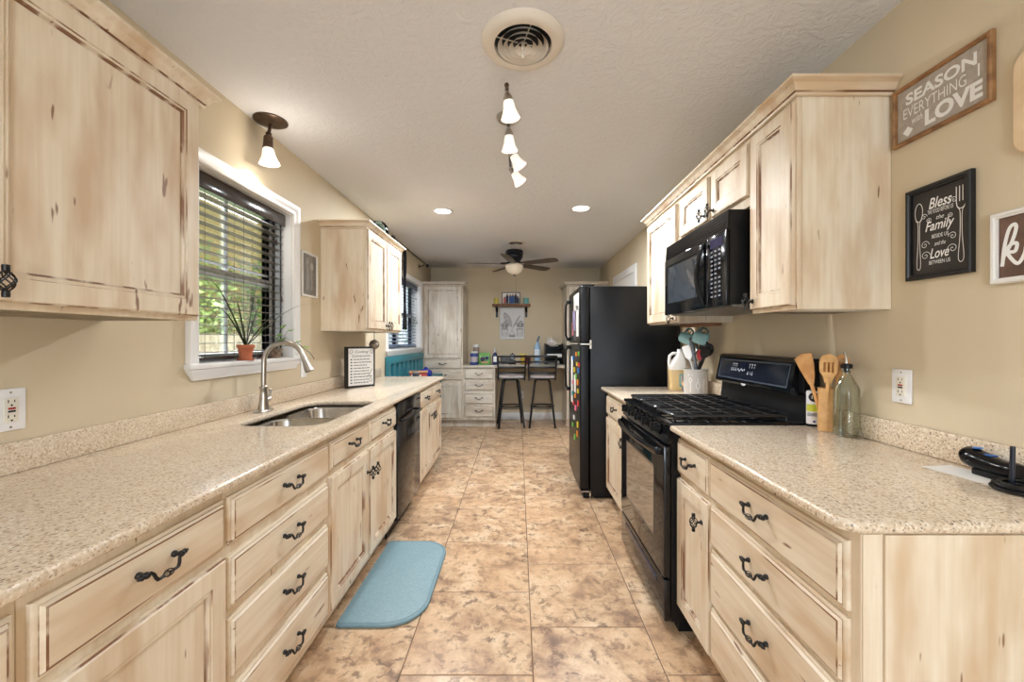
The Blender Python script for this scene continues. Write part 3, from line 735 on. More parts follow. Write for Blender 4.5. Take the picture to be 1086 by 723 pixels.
def fridge():
    FX = .497
    t = thing('refrigerator', 'black top-freezer refrigerator covered with magnets, past the range', 'refrigerator', (FX, 3.975, 0), -PI/2)
    W, H = .70, 1.714
    MB().box(.004, W-.0, .082, XR-.02-FX, .02, H, b=.006).box(.03, W-.03, .12, .7, .001, .021).build('body', FRIDGEM, t)
    fz = MB().box(.0, W, 0, .076, 1.254, H+.004, b=.012, seg=3).build('freezer_door', FRIDGEM, t)
    fr = MB().box(.0, W, 0, .076, .075, 1.240, b=.012, seg=3).build('fresh_food_door', FRIDGEM, t)
    MB().box(.02, W-.02, .03, .08, .004, .07).build('toe_grille', BLACKM, t)
    for par, z0, z1 in ((fz, 1.275, 1.655), (fr, .80, 1.225)):
        m = MB(); zz = [z0, z0+.02, z0+.05, (z0+z1)/2, z1-.05, z1-.02, z1]; yy = [-.006, -.024, -.036, -.040, -.036, -.024, -.006]
        m.loft([[(.045+.013*math.cos(a), y+.010*math.sin(a), z) for a in [2*PI*k/12 for k in range(12)]] for z, y in zip(zz, yy)])
        m.box(.03, .06, -.03, .002, z0-.004, z0+.03, b=.004).box(.03, .06, -.03, .002, z1-.03, z1+.004, b=.004)
        m.build('handle', BLACKM, par)
    MB().box(W-.07, W-.01, .01, .12, H+.004, H+.016, b=.004).build('top_hinge', BLACKM, t)
    MB().box(W-.002, W+.006, .004, .088, 1.2425, 1.2515).box(W, W+.006, .078, .092, 1.21, 1.28).build('middle_hinge', CHROME, t)
    MB().box(W-.05, W+.004, .01, .085, .058, .068).box(W-.004, W+.004, .076, .086, .02, .07).build('bottom_hinge', CHROME, t)
    # what is stuck on the doors
    cols = {'yellow': (230, 200, 60), 'orange': (232, 140, 50), 'green': (120, 190, 80), 'red': (205, 60, 60), 'pink': (230, 120, 150), 'blue': (60, 120, 200), 'white': (236, 234, 230), 'teal': (70, 170, 170)}
    cm = {k: P('magnet_'+k, S(*v), .5) for k, v in cols.items()}
    words = ['topmost', 'second from the top', 'third from the top', 'fourth from the top', 'fifth from the top', 'sixth from the top', 'seventh from the top']
    def stick(name, label, cat, x, z, w_, h_, m, th, grp):
        o = MB().box(-w_/2, w_/2, -th, -.0004, -h_/2, h_/2, b=min(th*.3, .001)).build(name, m)
        o.location = (FX, 3.975-x, z); o.rotation_euler = (0, 0, -PI/2); tag(o, label, cat, grp)
    lst = {'orange': [(.52, 1.16), (.60, .93), (.46, .80), (.58, .50)], 'yellow': [(.56, 1.08), (.40, 1.02), (.62, .86), (.60, .58)], 'green': [(.66, 1.17), (.50, .97), (.30, .52), (.44, .44)],
           'red': [(.63, .76), (.35, .72), (.68, 1.08)], 'pink': [(.48, .70), (.30, .90)], 'blue': [(.64, 1.03), (.32, 1.12)], 'white': [(.38, .60)], 'teal': [(.27, .80)]}
    for c, ps in lst.items():
        ps = sorted(ps, key=lambda p: -p[1])
        for i, (x, z) in enumerate(ps):
            lab = ('small %s magnet on the lower refrigerator door' % c) + ('' if len(ps) == 1 else ', %s of its colour' % words[i])
            stick('fridge_magnet', lab, 'magnet', x, z, .034, .046 if (i % 2) else .034, cm[c], .010, 'magnets on the lower refrigerator door')
    pp = [('white photo sheet at the top of the freezer door', .50, 1.60, .30, .14, PAPER), ('lilac photo print on the freezer door beside the white sheets', .36, 1.45, .16, .18, P('lilac_print', S(150, 140, 176), .5)),
          ('tall white paper sheet on the freezer door near its hinge', .56, 1.44, .13, .26, PAPER), ('dark photo print low on the freezer door', .42, 1.31, .12, .07, P('dark_print', S(70, 66, 74), .5)),
          ('pink photo print in the middle of the freezer door', .27, 1.38, .10, .12, P('pink_print', S(206, 130, 140), .5)), ('long white paper list on the lower refrigerator door', .22, .92, .11, .42, PAPER),
          ('white note sheet low on the lower refrigerator door', .42, .90, .11, .15, PAPER)]
    for i, (lab, x, z, w_, h_, m) in enumerate(pp): stick('paper_sheet', lab, 'paper', x, z, w_, h_, m, .0025, 'papers stuck on the refrigerator')
fridge()

# ------------------------------------------------------------------ wall plates
def outlet(label, loc, rot, gfci=True, name='wall_outlet', cat='outlet'):
    t = thing(name, label, cat, loc, rot)
    MB().box(-.036, .036, -.006, -.0005, -.058, .058, b=.003).build('plate', PLATEW, t)
    if gfci:
        s = MB().box(-.0165, .0165, -.009, -.0055, -.034, .034, b=.001).build('socket', IVORY, t)
        m = MB()
        for z in (.021, -.021):
            m.box(-.0085, -.0065, -.0096, -.0088, z-.001, z+.007); m.box(.0055, .0075, -.0096, -.0088, z, z+.006); m.cyl((0, -.0088, z-.008), (0, -.0096, z-.008), .0026, seg=10)
        m.build('slots', SLOT, s)
        MB().box(-.008, .008, -.0105, -.009, .0015, .0065).build('reset_button', RED, s); MB().box(-.008, .008, -.0105, -.009, -.0065, -.0015).build('test_button', SLOT, s)
        MB().cyl((0, -.006, .048), (0, -.0072, .048), .0028, seg=10).cyl((0, -.006, -.048), (0, -.0072, -.048), .0028, seg=10).build('screws', NICKEL, t)
    else:
        MB().box(-.005, .005, -.016, -.006, -.010, .008, b=.001).build('toggle', PLATEW, t)
        MB().cyl((0, -.006, .03), (0, -.0072, .03), .0028, seg=10).cyl((0, -.006, -.03), (0, -.0072, -.03), .0028, seg=10).build('screws', NICKEL, t)
outlet('white outlet plate at left edge of the picture, above the near left counter', (XL, 1.127, 1.087), PI/2)
outlet('white outlet plate on right wall above the near right counter', (XR, 1.403, 1.121), -PI/2)
outlet('white switch plate beside the sink window behind the faucet spout', (XL, 2.672, 1.093), PI/2, False, 'light_switch', 'switch')
outlet('small white outlet on the far wall under the desk', (.055, YB, .398), 0)

# ------------------------------------------------------------------ wall art
def framed(name, label, loc, rot, W, H, bw, th, fm, pm, cat='picture'):
    t = thing(name, label, cat, loc, rot)
    m = MB(); R = [[(-W/2+i, -y, -H/2+i), (W/2-i, -y, -H/2+i), (W/2-i, -y, H/2-i), (-W/2+i, -y, H/2-i)] for i, y in ((0, .001), (0, th-.003), (.003, th), (bw*.6, th), (bw*.75, th-.004), (bw, th-.004), (bw, .004))]
    m.loft(R, 0, True, False); m.build('frame', fm, t, True, 30)
    MB().box(-W/2+bw, W/2-bw, -.006, -.003, -H/2+bw, H/2-bw).build('print', pm, t)
    return t
SK = [0]
def strip(mb, pts, w_, y, m=0):   # flat painted stroke of varying width
    SK[0] = (SK[0]+1) % 40; yb = y-SK[0]*1.2e-5
    n = len(pts); A, B = [], []
    for i, (x, z) in enumerate(pts):
        a, b = pts[max(i-1, 0)], pts[min(i+1, n-1)]; dx, dz = b[0]-a[0], b[1]-a[1]; l = math.hypot(dx, dz) or 1
        ww = (w_[i] if isinstance(w_, (list, tuple)) else w_)/2
        yq = yb-i*1.5e-5; A.append((x-dz/l*ww, yq, z+dx/l*ww)); B.append((x+dz/l*ww, yq, z-dx/l*ww))
    mb.loft([A, B], m, False, False, closed=False)
def spline(ctrl, n=8):
    P_ = [Vector((*c, 0)) for c in ctrl]; out = []
    for i in range(len(P_)-1):
        p0, p1, p2, p3 = P_[max(i-1, 0)], P_[i], P_[i+1], P_[min(i+2, len(P_)-1)]
        for k in range(n):
            t = k/n
            q = .5*((2*p1)+(p2-p0)*t+(2*p0-5*p1+4*p2-p3)*t*t+(3*p1-p0-3*p2+p3)*t**3); out.append((q.x, q.y))
    out.append(ctrl[-1]); return out
# SEASON EVERYTHING ... LOVE
t = framed('wall_sign', 'wood framed grey sign reading SEASON EVERYTHING with LOVE on right wall', (XR, 1.278, 2.044), -PI/2, .300, .199, .013, .016, OAKF, GREYP, 'sign')
m = MB(); y = -.0066
text_into(m, 'SEASON', .0, .049, y, .038, .215, bold=.03); text_into(m, 'EVERYTHING', -.018, .004, y, .034, .195, bold=-.008); text_into(m, 'I', .112, .010, y, .036, bold=-.006)
text_into(m, 'LOVE', .040, -.045, y, .052, .165, bold=.045); text_into(m, 'with', -.068, -.030, y, .022, .036, shear=.3, bold=.0)
m.quad([(-.118, y, -.058), (-.10, y, -.076), (-.082, y, -.058), (-.10, y, -.042)])
m.build('lettering', WHITEL, t, False)
# Bless the food
t = framed('wall_sign', 'black framed chalkboard sign reading Bless the food before us on right wall', (XR, 1.278, 1.627), -PI/2, .200, .300, .017, .018, FRAMEK, CHALK, 'sign')
m = MB()
text_into(m, 'Bless', .005, .088, y, .034, .070, shear=.3, bold=.012); text_into(m, 'THE FOOD BEFORE US', .005, .062, y, .013, .078); text_into(m, 'the', .005, .040, y, .013, shear=.4)
text_into(m, 'Family', .003, .012, y, .040, .088, shear=.3, bold=.012); text_into(m, 'BESIDE US', .005, -.018, y, .012, .050); text_into(m, 'and the', .005, -.042, y, .013, .034, shear=.4)
text_into(m, 'Love', .003, -.072, y, .032, .058, shear=.3, bold=.012); text_into(m, 'BETWEEN US', .003, -.100, y, .012, .064)
# spoon (left) and fork (right)
sp = [(-.062+.0125*math.cos(a), .070+.030*math.sin(a)) for a in [2*PI*k/24 for k in range(25)]]; strip(m, sp, .0022, y)
for s in (-1, 1): strip(m, spline([(-.062+s*.010, .046), (-.062+s*.003, .032), (-.062+s*.0028, -.03), (-.062+s*.006, -.09), (-.062+s*.005, -.112), (-.062, -.118)]), .002, y)
for s in (-.0135, -.0045, .0045, .0135): strip(m, [(.066+s, .114), (.066+s, .068)], .0026, y)
strip(m, spline([(.0525, .068), (.056, .052), (.066, .046), (.076, .052), (.0795, .068)]), .0026, y)
for s in (-1, 1): strip(m, spline([(.066+s*.008, .048), (.066+s*.003, .034), (.066+s*.003, -.03), (.066+s*.0075, -.09), (.066+s*.006, -.108), (.066, -.114)]), .002, y)
for cx, cz, s, r in ((-.045, .052, 1, .010), (.046, .078, -1, .010), (-.042, -.04, 1, .014), (.042, -.03, -1, .013), (-.040, -.075, 1, .015), (.042, -.068, -1, .015), (-.03, .036, 1, .008), (.036, .034, -1, .008)):
    strip(m, [(cx+s*r*(1-i/20)*math.cos(i*.5), cz+r*(1-i/20)*math.sin(i*.5)) for i in range(20)], .0016, y)
m.build('lettering', WHITEL, t, False)
# ki(tchen) sign, running out of the frame
t = framed('wall_sign', 'white framed brown plank sign with white script at the right edge', (XR, .885, 1.530), -PI/2, .495, .193, .015, .016, FRAMEW, PLANK, 'sign')
m = MB()
kx = lambda pts: spline([(-.2235+(x+.205)*.58, z) for x, z in pts])
strip(m, kx([(-.205, -.045), (-.198, .0), (-.180, .046), (-.160, .058), (-.152, .046), (-.168, .012), (-.196, -.022)]), .009, y)
strip(m, kx([(-.207, -.050), (-.198, -.020), (-.176, .004), (-.150, .006), (-.156, -.014), (-.184, -.016), (-.152, -.046), (-.132, -.040), (-.112, -.010)]), .009, y)
strip(m, kx([(-.112, .006), (-.120, -.030), (-.104, -.046), (-.08, -.02)]), .009, y); m.lathe([(0, 0), (.006, 0), (.006, .0004), (0, .0004)], (-.168, y-.0004, .028), 16, axis='y')
text_into(m, 'tchen', .035, -.005, y, .10, .33, shear=.3, bold=.02)
m.build('lettering', WHITEL, t, False)
# cutting board on the wall
me = curve_mesh(rrect(-.10, .10, -.137, .137, .045, 8), [[(.0+.014*math.cos(a), .105+.014*math.sin(a)) for a in [-2*PI*k/16 for k in range(16)]]], .018, .004)
m = MB(); m.mesh(me, lambda c: (c.x, c.z-.0105, c.y)); o = m.build('cutting_board', MAPLE); o.location = (XR, .977, 1.897); o.rotation_euler = (0, 0, -PI/2)
tag(o, 'pale maple cutting board hanging high on right wall at the picture edge', 'cutting board')
# small utensil picture by the window
t = framed('picture_frame', 'small white framed grey picture between sink window and wall cabinet', (XL, 2.742, 1.717), PI/2, .205, .297, .014, .014, FRAMEW, noise_mat('grey_print', S(120, 116, 112), S(136, 132, 126), 20, .7))
m = MB()
strip(m, [(-.03, .09), (-.03, -.10)], .010, y); strip(m, [(.03, .04), (.03, -.10)], .010, y); m.lathe([(0, 0), (.02, 0), (.02, .0004), (0, .0004)], (.03, y, .06), 16, axis='y', sx=1.4, sy=1)
for s in (-.012, 0, .012): strip(m, [(-.03+s, .11), (-.03+s, .07)], .004, y)
m.build('utensil_drawing', P('pale_drawing', S(176, 170, 164), .7), t, False)
# far wall shelf, its load and botanical print
t = thing('wall_shelf', 'short brown wooden shelf on black brackets on the far wall', 'shelf', (-.108, YB, 1.836))
MB().box(-.305, .305, -.13, -.001, -.018, .018, b=.003).build('board', SHELFW, t)
for x in (-.235, .238):
    MB().box(x-.018, x+.018, -.012, -.001, -.19, -.0185).box(x-.018, x+.018, -.11, -.012, -.03, -.0185).build('bracket', IRON, t)
t = thing('photo_frame', 'dark framed group photo standing on the far wall shelf', 'picture', (-.115, YB-.06, 1.855))
m = MB(); R = [[(-.148+i, -y_, i), (.148-i, -y_, i), (.148-i, -y_, .19-i), (-.148+i, -y_, .19-i)] for i, y_ in ((0, -.008), (0, .006), (.012, .006), (.012, .001))]
m.loft(R, 0, True, False); m.build('frame', P('dark_brown_frame', S(62, 42, 36), .4), t)
m = MB(); m.box(-.136, .136, -.0012, .004, .012, .178, 0)
for x, zt, c in ((-.10, .09, 3), (-.06, .135, 1), (-.01, .125, 2), (.03, .13, 2), (.075, .14, 1), (.11, .10, 1)):
    m.box(x-.022, x+.022, -.0022, -.0012, .014, zt, c); m.lathe([(0, 0), (.016, 0), (.016, .0008), (0, .0008)], (x, -.0022, zt+.012), 12, 4, axis='y')
m.build('photo', [PAPER, P('navy_print', S(52, 58, 78), .6), P('blue_print', S(60, 92, 150), .6), P('coral_print', S(200, 110, 104), .6), P('skin_print', S(150, 112, 92), .6)], t)
for nm, lab, x, c in (('candle', 'yellow glass candle at the left end of far wall shelf', -.352, (206, 190, 92)), ('candle', 'teal glass candle at the right end of far wall shelf', .132, (120, 190, 186))):
    t = thing(nm, lab, 'candle', (x, YB-.065, 1.8545))
    MB().lathe([(0, 0), (.034, 0), (.038, .004), (.038, .10), (.035, .10), (.034, .085), (0, .084)], (0, 0, 0), 24).build('jar', P(lab[:6]+'_candle', S(*c), .2), t)
    MB().cyl((0, 0, .083), (0, 0, .096), .0015, seg=6).build('wick', SLOT, t)
t = framed('botanical_print', 'white framed botanical drawing of a fern over potted plants below the shelf', (-.098, YB, 1.546), 0, .405, .515, .014, .02, P('silver_white_frame', S(206, 206, 204), .4), P('print_paper', S(222, 222, 222), .7))
m = MB()
def fern(x0, z0, x1, z1, L, n):
    strip(m, [(x0, z0), (x1, z1)], .004, y)
    for i in range(1, n):
        q = i/n; x, z = x0+(x1-x0)*q, z0+(z1-z0)*q; l = L*math.sin(PI*min(q*.9+.1, 1))+.006; a0 = math.atan2(z1-z0, x1-x0)
        for s in (-1, 1):
            a = a0+s*.9; strip(m, [(x, z), (x+l*.55*math.cos(a), z+l*.55*math.sin(a)), (x+l*math.cos(a), z+l*math.sin(a))], [.003, .010, .001], y)
fern(.0, -.06, -.13, .18, .07, 11); fern(.01, -.07, .13, .13, .02, 8); strip(m, [(0, -.06), (0, -.12)], .004, y)
for cx, cz in ((-.12, -.03), (.13, -.02)): fern(cx, cz-.06, cx+.01, cz+.07, .05, 6); fern(cx-.02, cz-.06, cx-.05, cz+.03, .03, 5); fern(cx+.02, cz-.06, cx+.05, cz+.02, .03, 5)
for cx in (-.12, .125):
    strip(m, [(cx-.055, -.09), (cx+.055, -.09)], .012, y); strip(m, [(cx-.05, -.10), (cx-.04, -.20), (cx+.04, -.20), (cx+.05, -.10)], .006, y)
    for k in range(4): strip(m, [(cx-.04, -.12-k*.02), (cx+.04, -.12-k*.02)], .003, y)
strip(m, spline([(-.012, -.11), (-.02, -.15), (-.05, -.18), (-.045, -.21), (.045, -.21), (.05, -.18), (.02, -.15), (.012, -.11)]), .005, y)
for k in range(3): strip(m, [(-.042, -.185-k*.011), (.042, -.185-k*.011)], .007, y)
m.build('plant_drawing', CHARC, t, False)

# ------------------------------------------------------------------ ceiling fixtures
def shade_bell(mb, r=.046, L=.085):
    prof = [(.016, 0), (.022, -.004), (.026, -.018), (.028, -.035), (.033, -.055), (.042, -.075), (.046, -.085), (.043, -.084), (.036, -.066), (.026, -.05), (.022, -.03), (.014, -.006)]
    return mb.lathe([(a*r/.046, z*L/.085) for a, z in prof], (0, 0, 0), 28)
t = thing('ceiling_spotlight', 'bronze single spotlight with frosted shade on ceiling above the sink window', 'light', (-1.318, 2.17, ZC-.0005))
MB().lathe([(0, 0), (.082, 0), (.082, -.006), (.074, -.011), (.06, -.013), (.052, -.018), (.03, -.020), (0, -.021)], (0, 0, 0), 36).build('canopy', BRONZE, t)
MB().cyl((0, 0, -.018), (-.003, -.012, -.075), .008).ball((-.003, -.013, -.08), .015).ball((-.002, -.020, -.092), .012).build('swivel', BRONZE, t)
MB().tube([(0, -.018, -.092), (.0, -.020, -.10), (.0, -.024, -.150), (.0, -.024, -.158)], [.014, .022, .024, .027], 20).build('socket', BRONZE, t)
s = shade_bell(MB(), .050, .085).build('shade', FROST, t); s.location = (.0, -.024, -.157); s.rotation_euler = (.06, -.06, 0)
b = MB().ball((.0, -.026, -.205), .018).build('bulb', BULB, t)
lamp('spotlight_bulb', 'SPOT', (-1.318, 2.145, ZC-.262), 5, (1, .92, .8), .03, spot=2.7)
lamp('spotlight_glow', 'POINT', (-1.25, 2.13, ZC-.24), 1.6, (1, .92, .8), .03)
t = thing('track_light', 'nickel track light bar with four frosted glass heads on the ceiling', 'light', (-.05, 2.137, ZC-.0005))
MB().lathe([(0, 0), (.064, 0), (.064, -.008), (.056, -.018), (.02, -.022), (0, -.023)], (0, 0, 0), 32).cyl((0, 0, -.02), (0, 0, -.055), .008).build('canopy', NICKEL, t)
MB().tube([(0, -.355, -.056), (0, .53, -.056)], .0085, 12).ball((0, -.357, -.056), .0105).ball((0, .532, -.056), .0105).build('bar', BRONZE, t)
for dy, rx, ry, pw in ((-.325, .08, -.14, 1), (-.02, .15, -.05, 1), (.225, .10, -.55, 1), (.475, .05, -.60, 1)):
    h = thing('head', None, None); h.parent = t; h.location = (0, dy, -.062)
    M = Matrix.Rotation(rx, 4, 'X') @ Matrix.Rotation(ry, 4, 'Y')
    MB().cyl((0, 0, .008), (0, 0, -.012), .007).lathe([(0, -.010), (.012, -.011), (.020, -.026), (.023, -.044), (0, -.045)], (0, 0, 0), 20).xform(M).build('socket', NICKEL, h)
    m = shade_bell(MB(), .044, .082); m.xform(M @ Matrix.Translation((0, 0, -.038))); m.build('shade', FROST, h)
    MB().ball((0, 0, -.085), .016).xform(M).build('bulb', BULB, h)
    p = M @ Vector((0, 0, -.135)); lamp('track_bulb', 'SPOT', (-.05+p.x, 2.137+dy+p.y, ZC-.062+p.z), 22, (.94, .97, 1), .035, (rx, ry, 0), spot=2.6)
for x, yy, side in ((-.683, 3.689, 'left'), (.556, 3.61, 'right')):
    t = thing('recessed_light', 'round white recessed ceiling light, the %s one of the pair' % side, 'light', (x, yy, ZC-.0005))
    MB().lathe([(.072, 0), (.094, 0), (.094, -.004), (.074, -.007), (.072, -.004)], (0, 0, 0), 36).build('trim_ring', TRIMW, t)
    MB().lathe([(0, -.0015), (.0715, -.0015), (.0715, -.0035), (0, -.0035)], (0, 0, 0), 36).build('lens', LENS, t)
    lamp('recessed_lamp', 'AREA', (x, yy, ZC-.012), 32, (.92, .96, 1), .14, disk=True)
def vent(label, loc, r, q=1, name='ceiling_vent'):
    t = thing(name, label, 'vent', loc); t.scale = (1, 1, q); k = r/.158
    MB().lathe([(.108*k, -.001), (.158*k, -.001), (.158*k, -.004), (.146*k, -.020), (.130*k, -.026), (.110*k, -.022), (.106*k, -.010)], (0, 0, 0), 48).build('rim', TRIMV, t)
    dz0 = 0 if q == 1 else -.020
    MB().lathe([(0, -.0015+dz0), (.107*k, -.0015+dz0), (.107*k, -.004+dz0), (0, -.004+dz0)], (0, 0, 0), 36).build('duct_opening', SLOT, t)
    for i, (ra, dz) in enumerate(((.090, -.024), (.069, -.027), (.048, -.030), (.026, -.032))):
        MB().lathe([((ra-.010)*k, dz+.018), ((ra+.006)*k, dz-.002), ((ra+.007)*k, dz-.003), ((ra-.009)*k, dz+.016)], (0, 0, 0), 40).build('ring', TRIMV, t)
    MB().cyl((0, 0, -.005), (0, 0, -.034), .007*k).cyl((0, 0, -.034), (0, -.004, -.058), .0025).ball((0, -.004, -.062), .008).build('lever', TRIMV, t)
    m = MB()
    for a in (0.3, 1.87, 3.44, 5.01): m.cyl((.02*k*math.cos(a), .02*k*math.sin(a), -.012), (.105*k*math.cos(a), .105*k*math.sin(a), -.008), .0022, seg=6)
    m.build('spokes', TRIMV, t)
TRIMV = P('off_white_vent_enamel', S(226, 218, 206), .4)
vent('large round off-white ceiling air vent nearest the camera', (.019, 1.593, ZC), .162)
vent('small round ceiling vent near the ceiling fan', (-.028, 4.90, ZC), .118, .4)
def fan():
    t = thing('ceiling_fan', 'dark five-blade ceiling fan with bowl light at the far end', 'fan', (-.05, 5.33, ZC-.0005))
    MB().lathe([(0, 0), (.105, 0), (.116, -.012), (.118, -.05), (.108, -.058), (.112, -.075), (.104, -.10), (.085, -.13), (.07, -.15), (.06, -.165), (0, -.166)], (0, 0, 0), 36).build('motor', P('dark_navy_bronze', S(30, 32, 40), .3, .4), t)
    for deg in (40, 117, 187, 260, 330):
        b = MB(); o = [(.14, -.045), (.20, -.056), (.50, -.066), (.60, -.058), (.622, -.035), (.622, .035), (.60, .058), (.50, .066), (.20, .056), (.14, .045)]
        me = curve_mesh(o, [], .007, .002); b.mesh(me, lambda c: c); b.xform(Matrix.Rotation(math.radians(deg), 4, 'Z') @ Matrix.Translation((0, 0, -.178)) @ Matrix.Rotation(-.22, 4, 'X'))
        bl_ = b.build('blade', WALNUT, t)
        k = MB().tube([(.06, 0, -.155), (.11, 0, -.168), (.18, 0, -.170)], [.014, .012, .010], 8); k.xform(Matrix.Rotation(math.radians(deg), 4, 'Z')); k.build('blade_iron', BLACKM, bl_)
    MB().lathe([(0, -.166), (.06, -.167), (.105, -.185), (.118, -.20), (.114, -.235), (.09, -.275), (.05, -.305), (.0, -.316)], (0, 0, 0), 36).build('light_bowl', BOWL, t)
    MB().lathe([(0, -.315), (.014, -.316), (.012, -.326), (0, -.34)], (0, 0, 0), 16).build('finial', BRONZE, t)
    MB().cyl((.02, -.02, -.31), (.02, -.02, -.60), .0012, seg=6).ball((.02, -.02, -.605), .005).build('pull_chain', BRONZE, t)
fan()

# ------------------------------------------------------------------ window dressings
def blind(label, w, x_in, n, mats, z_top_drop=.075, tilt=.10, slat_mat=None, x0o=.012, x1o=.012):
    y0, y1, z0, z1 = w; W = y1-y0
    t = thing('window_blind', label, 'blind', (XL, y0, z0+.005), PI/2); H = z1-z0-.01
    m = MB().box(x0o-.006, W-x1o+.006, x_in-.006, x_in+.008, H-z_top_drop, H-.004, b=.003).box(x0o, W-x1o, x_in+.009, x_in+.05, H-.045, H-.004)
    m.build('valance', mats, t)
    m = MB(); zb = .045; zt = H-z_top_drop-.02
    for i in range(n):
        z = zb+(zt-zb)*i/(n-1); c, s = math.cos(tilt), math.sin(tilt); h = .025; yc = x_in+.03
        ring = [(yc-h*c, z-h*s), (yc, z+.0022), (yc+h*c, z+h*s), (yc+h*c, z+h*s-.0026), (yc, z-.0004), (yc-h*c, z-h*s-.0026)]
        m.loft([[(x, a, b_) for a, b_ in ring] for x in (x0o, W-x1o)])
    m.build('slats', slat_mat or mats, t, True, 30)
    MB().box(x0o, W-x1o, x_in+.006, x_in+.054, .006, .024, b=.003).build('bottom_rail', mats, t)
    m = MB()
    for x in (W*.14, W*.5, W*.86):
        for yy in (x_in+.004, x_in+.056): m.cyl((x, yy, .02), (x, yy, H-.05), .0011, seg=5)
    m.build('ladder_cords', mats, t)
    m = MB(); x = W-.06; m.cyl((x, x_in-.010, H-z_top_drop), (x, x_in-.010, H*.42), .001, seg=5).cyl((x, x_in-.010, H*.42), (x, x_in-.010, H*.42-.035), .004, .007, seg=10)
    m.cyl((x-.05, x_in-.010, H-z_top_drop), (x-.05, x_in-.010, H*.80), .001, seg=5).cyl((x-.05, x_in-.010, H*.80), (x-.05, x_in-.010, H*.80-.035), .004, .007, seg=10)
    m.build('pull_cord', mats, t); return t
blind('dark espresso slatted blind hanging in the window over the sink', W1, .040, 18, ESP, tilt=.0, slat_mat=noise_mat('lightened_slat', S(112, 104, 100), S(128, 120, 114), 12, .22))  # slat colour lightened to carry the outdoor light on their undersides
blind('dark blue grey slatted blind in the far left window', W2, .040, 18, BLUEB, tilt=.25)
t = thing('curtain_rod', 'thin black curtain rod above the far left window', 'curtain rod', (XL+.075, 5.16, 2.372))
MB().cyl((0, -.80, 0), (0, .80, 0), .008, seg=12).build('rod', IRON, t)
for s in (-1, 1): MB().ball((0, s*.82, 0), .024, 14).cyl((0, s*.79, 0), (0, s*.805, 0), .012).build('finial', IRON, t)
for s in (-1, 1): MB().tube([(-.072, s*.62, -.05), (-.03, s*.62, -.045), (0, s*.62, -.030), (0, s*.62, -.012)], .006, 8).box(-.0745, -.068, s*.62-.015, s*.62+.015, -.075, -.02).build('bracket', IRON, t)
t = thing('curtain', 'narrow black gathered curtain tied back, hanging from the rod', 'curtain', (XL+.075, 4.80, 0))
m = MB(); rings = []
for i in range(26):
    q = i/25; z = 2.355-q*.95; rad = .019+.004*math.sin(q*9)-.007*math.exp(-((q-.72)/.05)**2)-.006*math.exp(-((q-.38)/.05)**2)+.008*max(0, q-.85)*6
    rings.append([(rad*.8*(1+.22*math.cos(7*a+q*2))*math.cos(a), rad*(1+.22*math.cos(7*a+q*2))*math.sin(a), z) for a in [2*PI*k/42 for k in range(42)]])
m.loft(rings); m.build('fabric', P('black_curtain_fabric', S(24, 24, 28), .85), t)
MB().lathe([(.010, 1.665), (.019, 1.668), (.019, 1.680), (.010, 1.683)], (0, 0, 0), 20).build('tie', IRON, t)

# ------------------------------------------------------------------ things on the left side
t = thing('potted_plant', 'strap-leaved houseplant in terracotta pot on the sink window sill', 'plant', (XL+.006, 2.10, 1.1765))
MB().lathe([(0, 0), (.038, 0), (.042, .006), (.040, .007), (.034, .004), (0, .004)], (0, 0, 0), 28).build('saucer', TERRA, t)
MB().lathe([(0, .005), (.027, .005), (.035, .062), (.040, .063), (.041, .080), (.036, .080), (.034, .066), (0, .066)], (0, 0, 0), 28).build('pot', TERRA, t)
MB().lathe([(0, .066), (.033, .066), (.02, .071), (0, .072)], (0, 0, 0), 20).build('soil', SOIL, t)
def strap(mb, c, dy, dx, top, L, w_, droop):
    pts = []; n = 14
    for i in range(n+1):
        q = i/n; pts.append(Vector((c[0]+dx*q, c[1]+dy*q, c[2]+top*math.sin(min(q*1.0, 1)*PI*.5*droop)/max(math.sin(PI*.5*min(droop, 1)), .2) if droop <= 1 else c[2]+top*math.sin(q*PI*.5*droop))))
    A, B, C = [], [], []
    for i, p in enumerate(pts):
        q = i/n; wd = w_*(.45+.55*math.sin(PI*min(q+.25, 1)))*(1-q**4)+.0006
        nrm = Vector((dy, -dx, 0)).normalized() if abs(dx)+abs(dy) > .02 else Vector((0, 1, 0))
        A.append(p+nrm*wd); B.append(p-Vector((0, 0, .3*wd))); C.append(p-nrm*wd)
    mb.loft([A, B, C], 0, False, False, closed=False)
m = MB()
for dy, dx, top, wd, dr in ((-.31, .03, .32, .0042, .9), (-.30, .03, .19, .0042, 1.2), (.06, .02, .34, .0036, .7), (.50, .11, .26, .0044, 1.05), (.10, .03, .26, .0036, .8), (-.16, .05, .24, .004, 1.0), (.30, .05, .20, .004, 1.1), (-.12, .05, .12, .004, 1.4), (.02, .02, .29, .0034, .7)):
    strap(m, (0, 0, .068), dy, dx, top, 0, wd, dr)
m.build('leaves', LEAF, t)
t = thing('potted_plant', 'small trailing pothos with pale leaves in brown pot on the sill', 'plant', (XL+.004, 2.36, 1.1765))
MB().lathe([(0, 0), (.026, 0), (.034, .03), (.036, .055), (.031, .055), (.03, .045), (0, .044)], (0, 0, 0), 24).build('pot', noise_mat('woven_brown_pot', S(92, 72, 56), S(150, 132, 112), 60, .8), t)
m = MB(); m2 = MB(); random.seed(3)
def leaf(mb, p, d, w_, L):
    d = Vector(d).normalized(); s = d.cross(Vector((.3, .2, 1))).normalized(); u = s.cross(d)
    P0 = Vector(p)
    C = [P0, P0+d*L*.5-u*.004, P0+d*L]; A = [P0, P0+d*L*.35+s*w_+u*.003, P0+d*L]; B = [P0, P0+d*L*.35-s*w_+u*.003, P0+d*L]
    mb.quad([A[0], A[1], A[2], C[1]]); mb.quad([C[0], C[1], B[2]+d*.0001, B[1]])
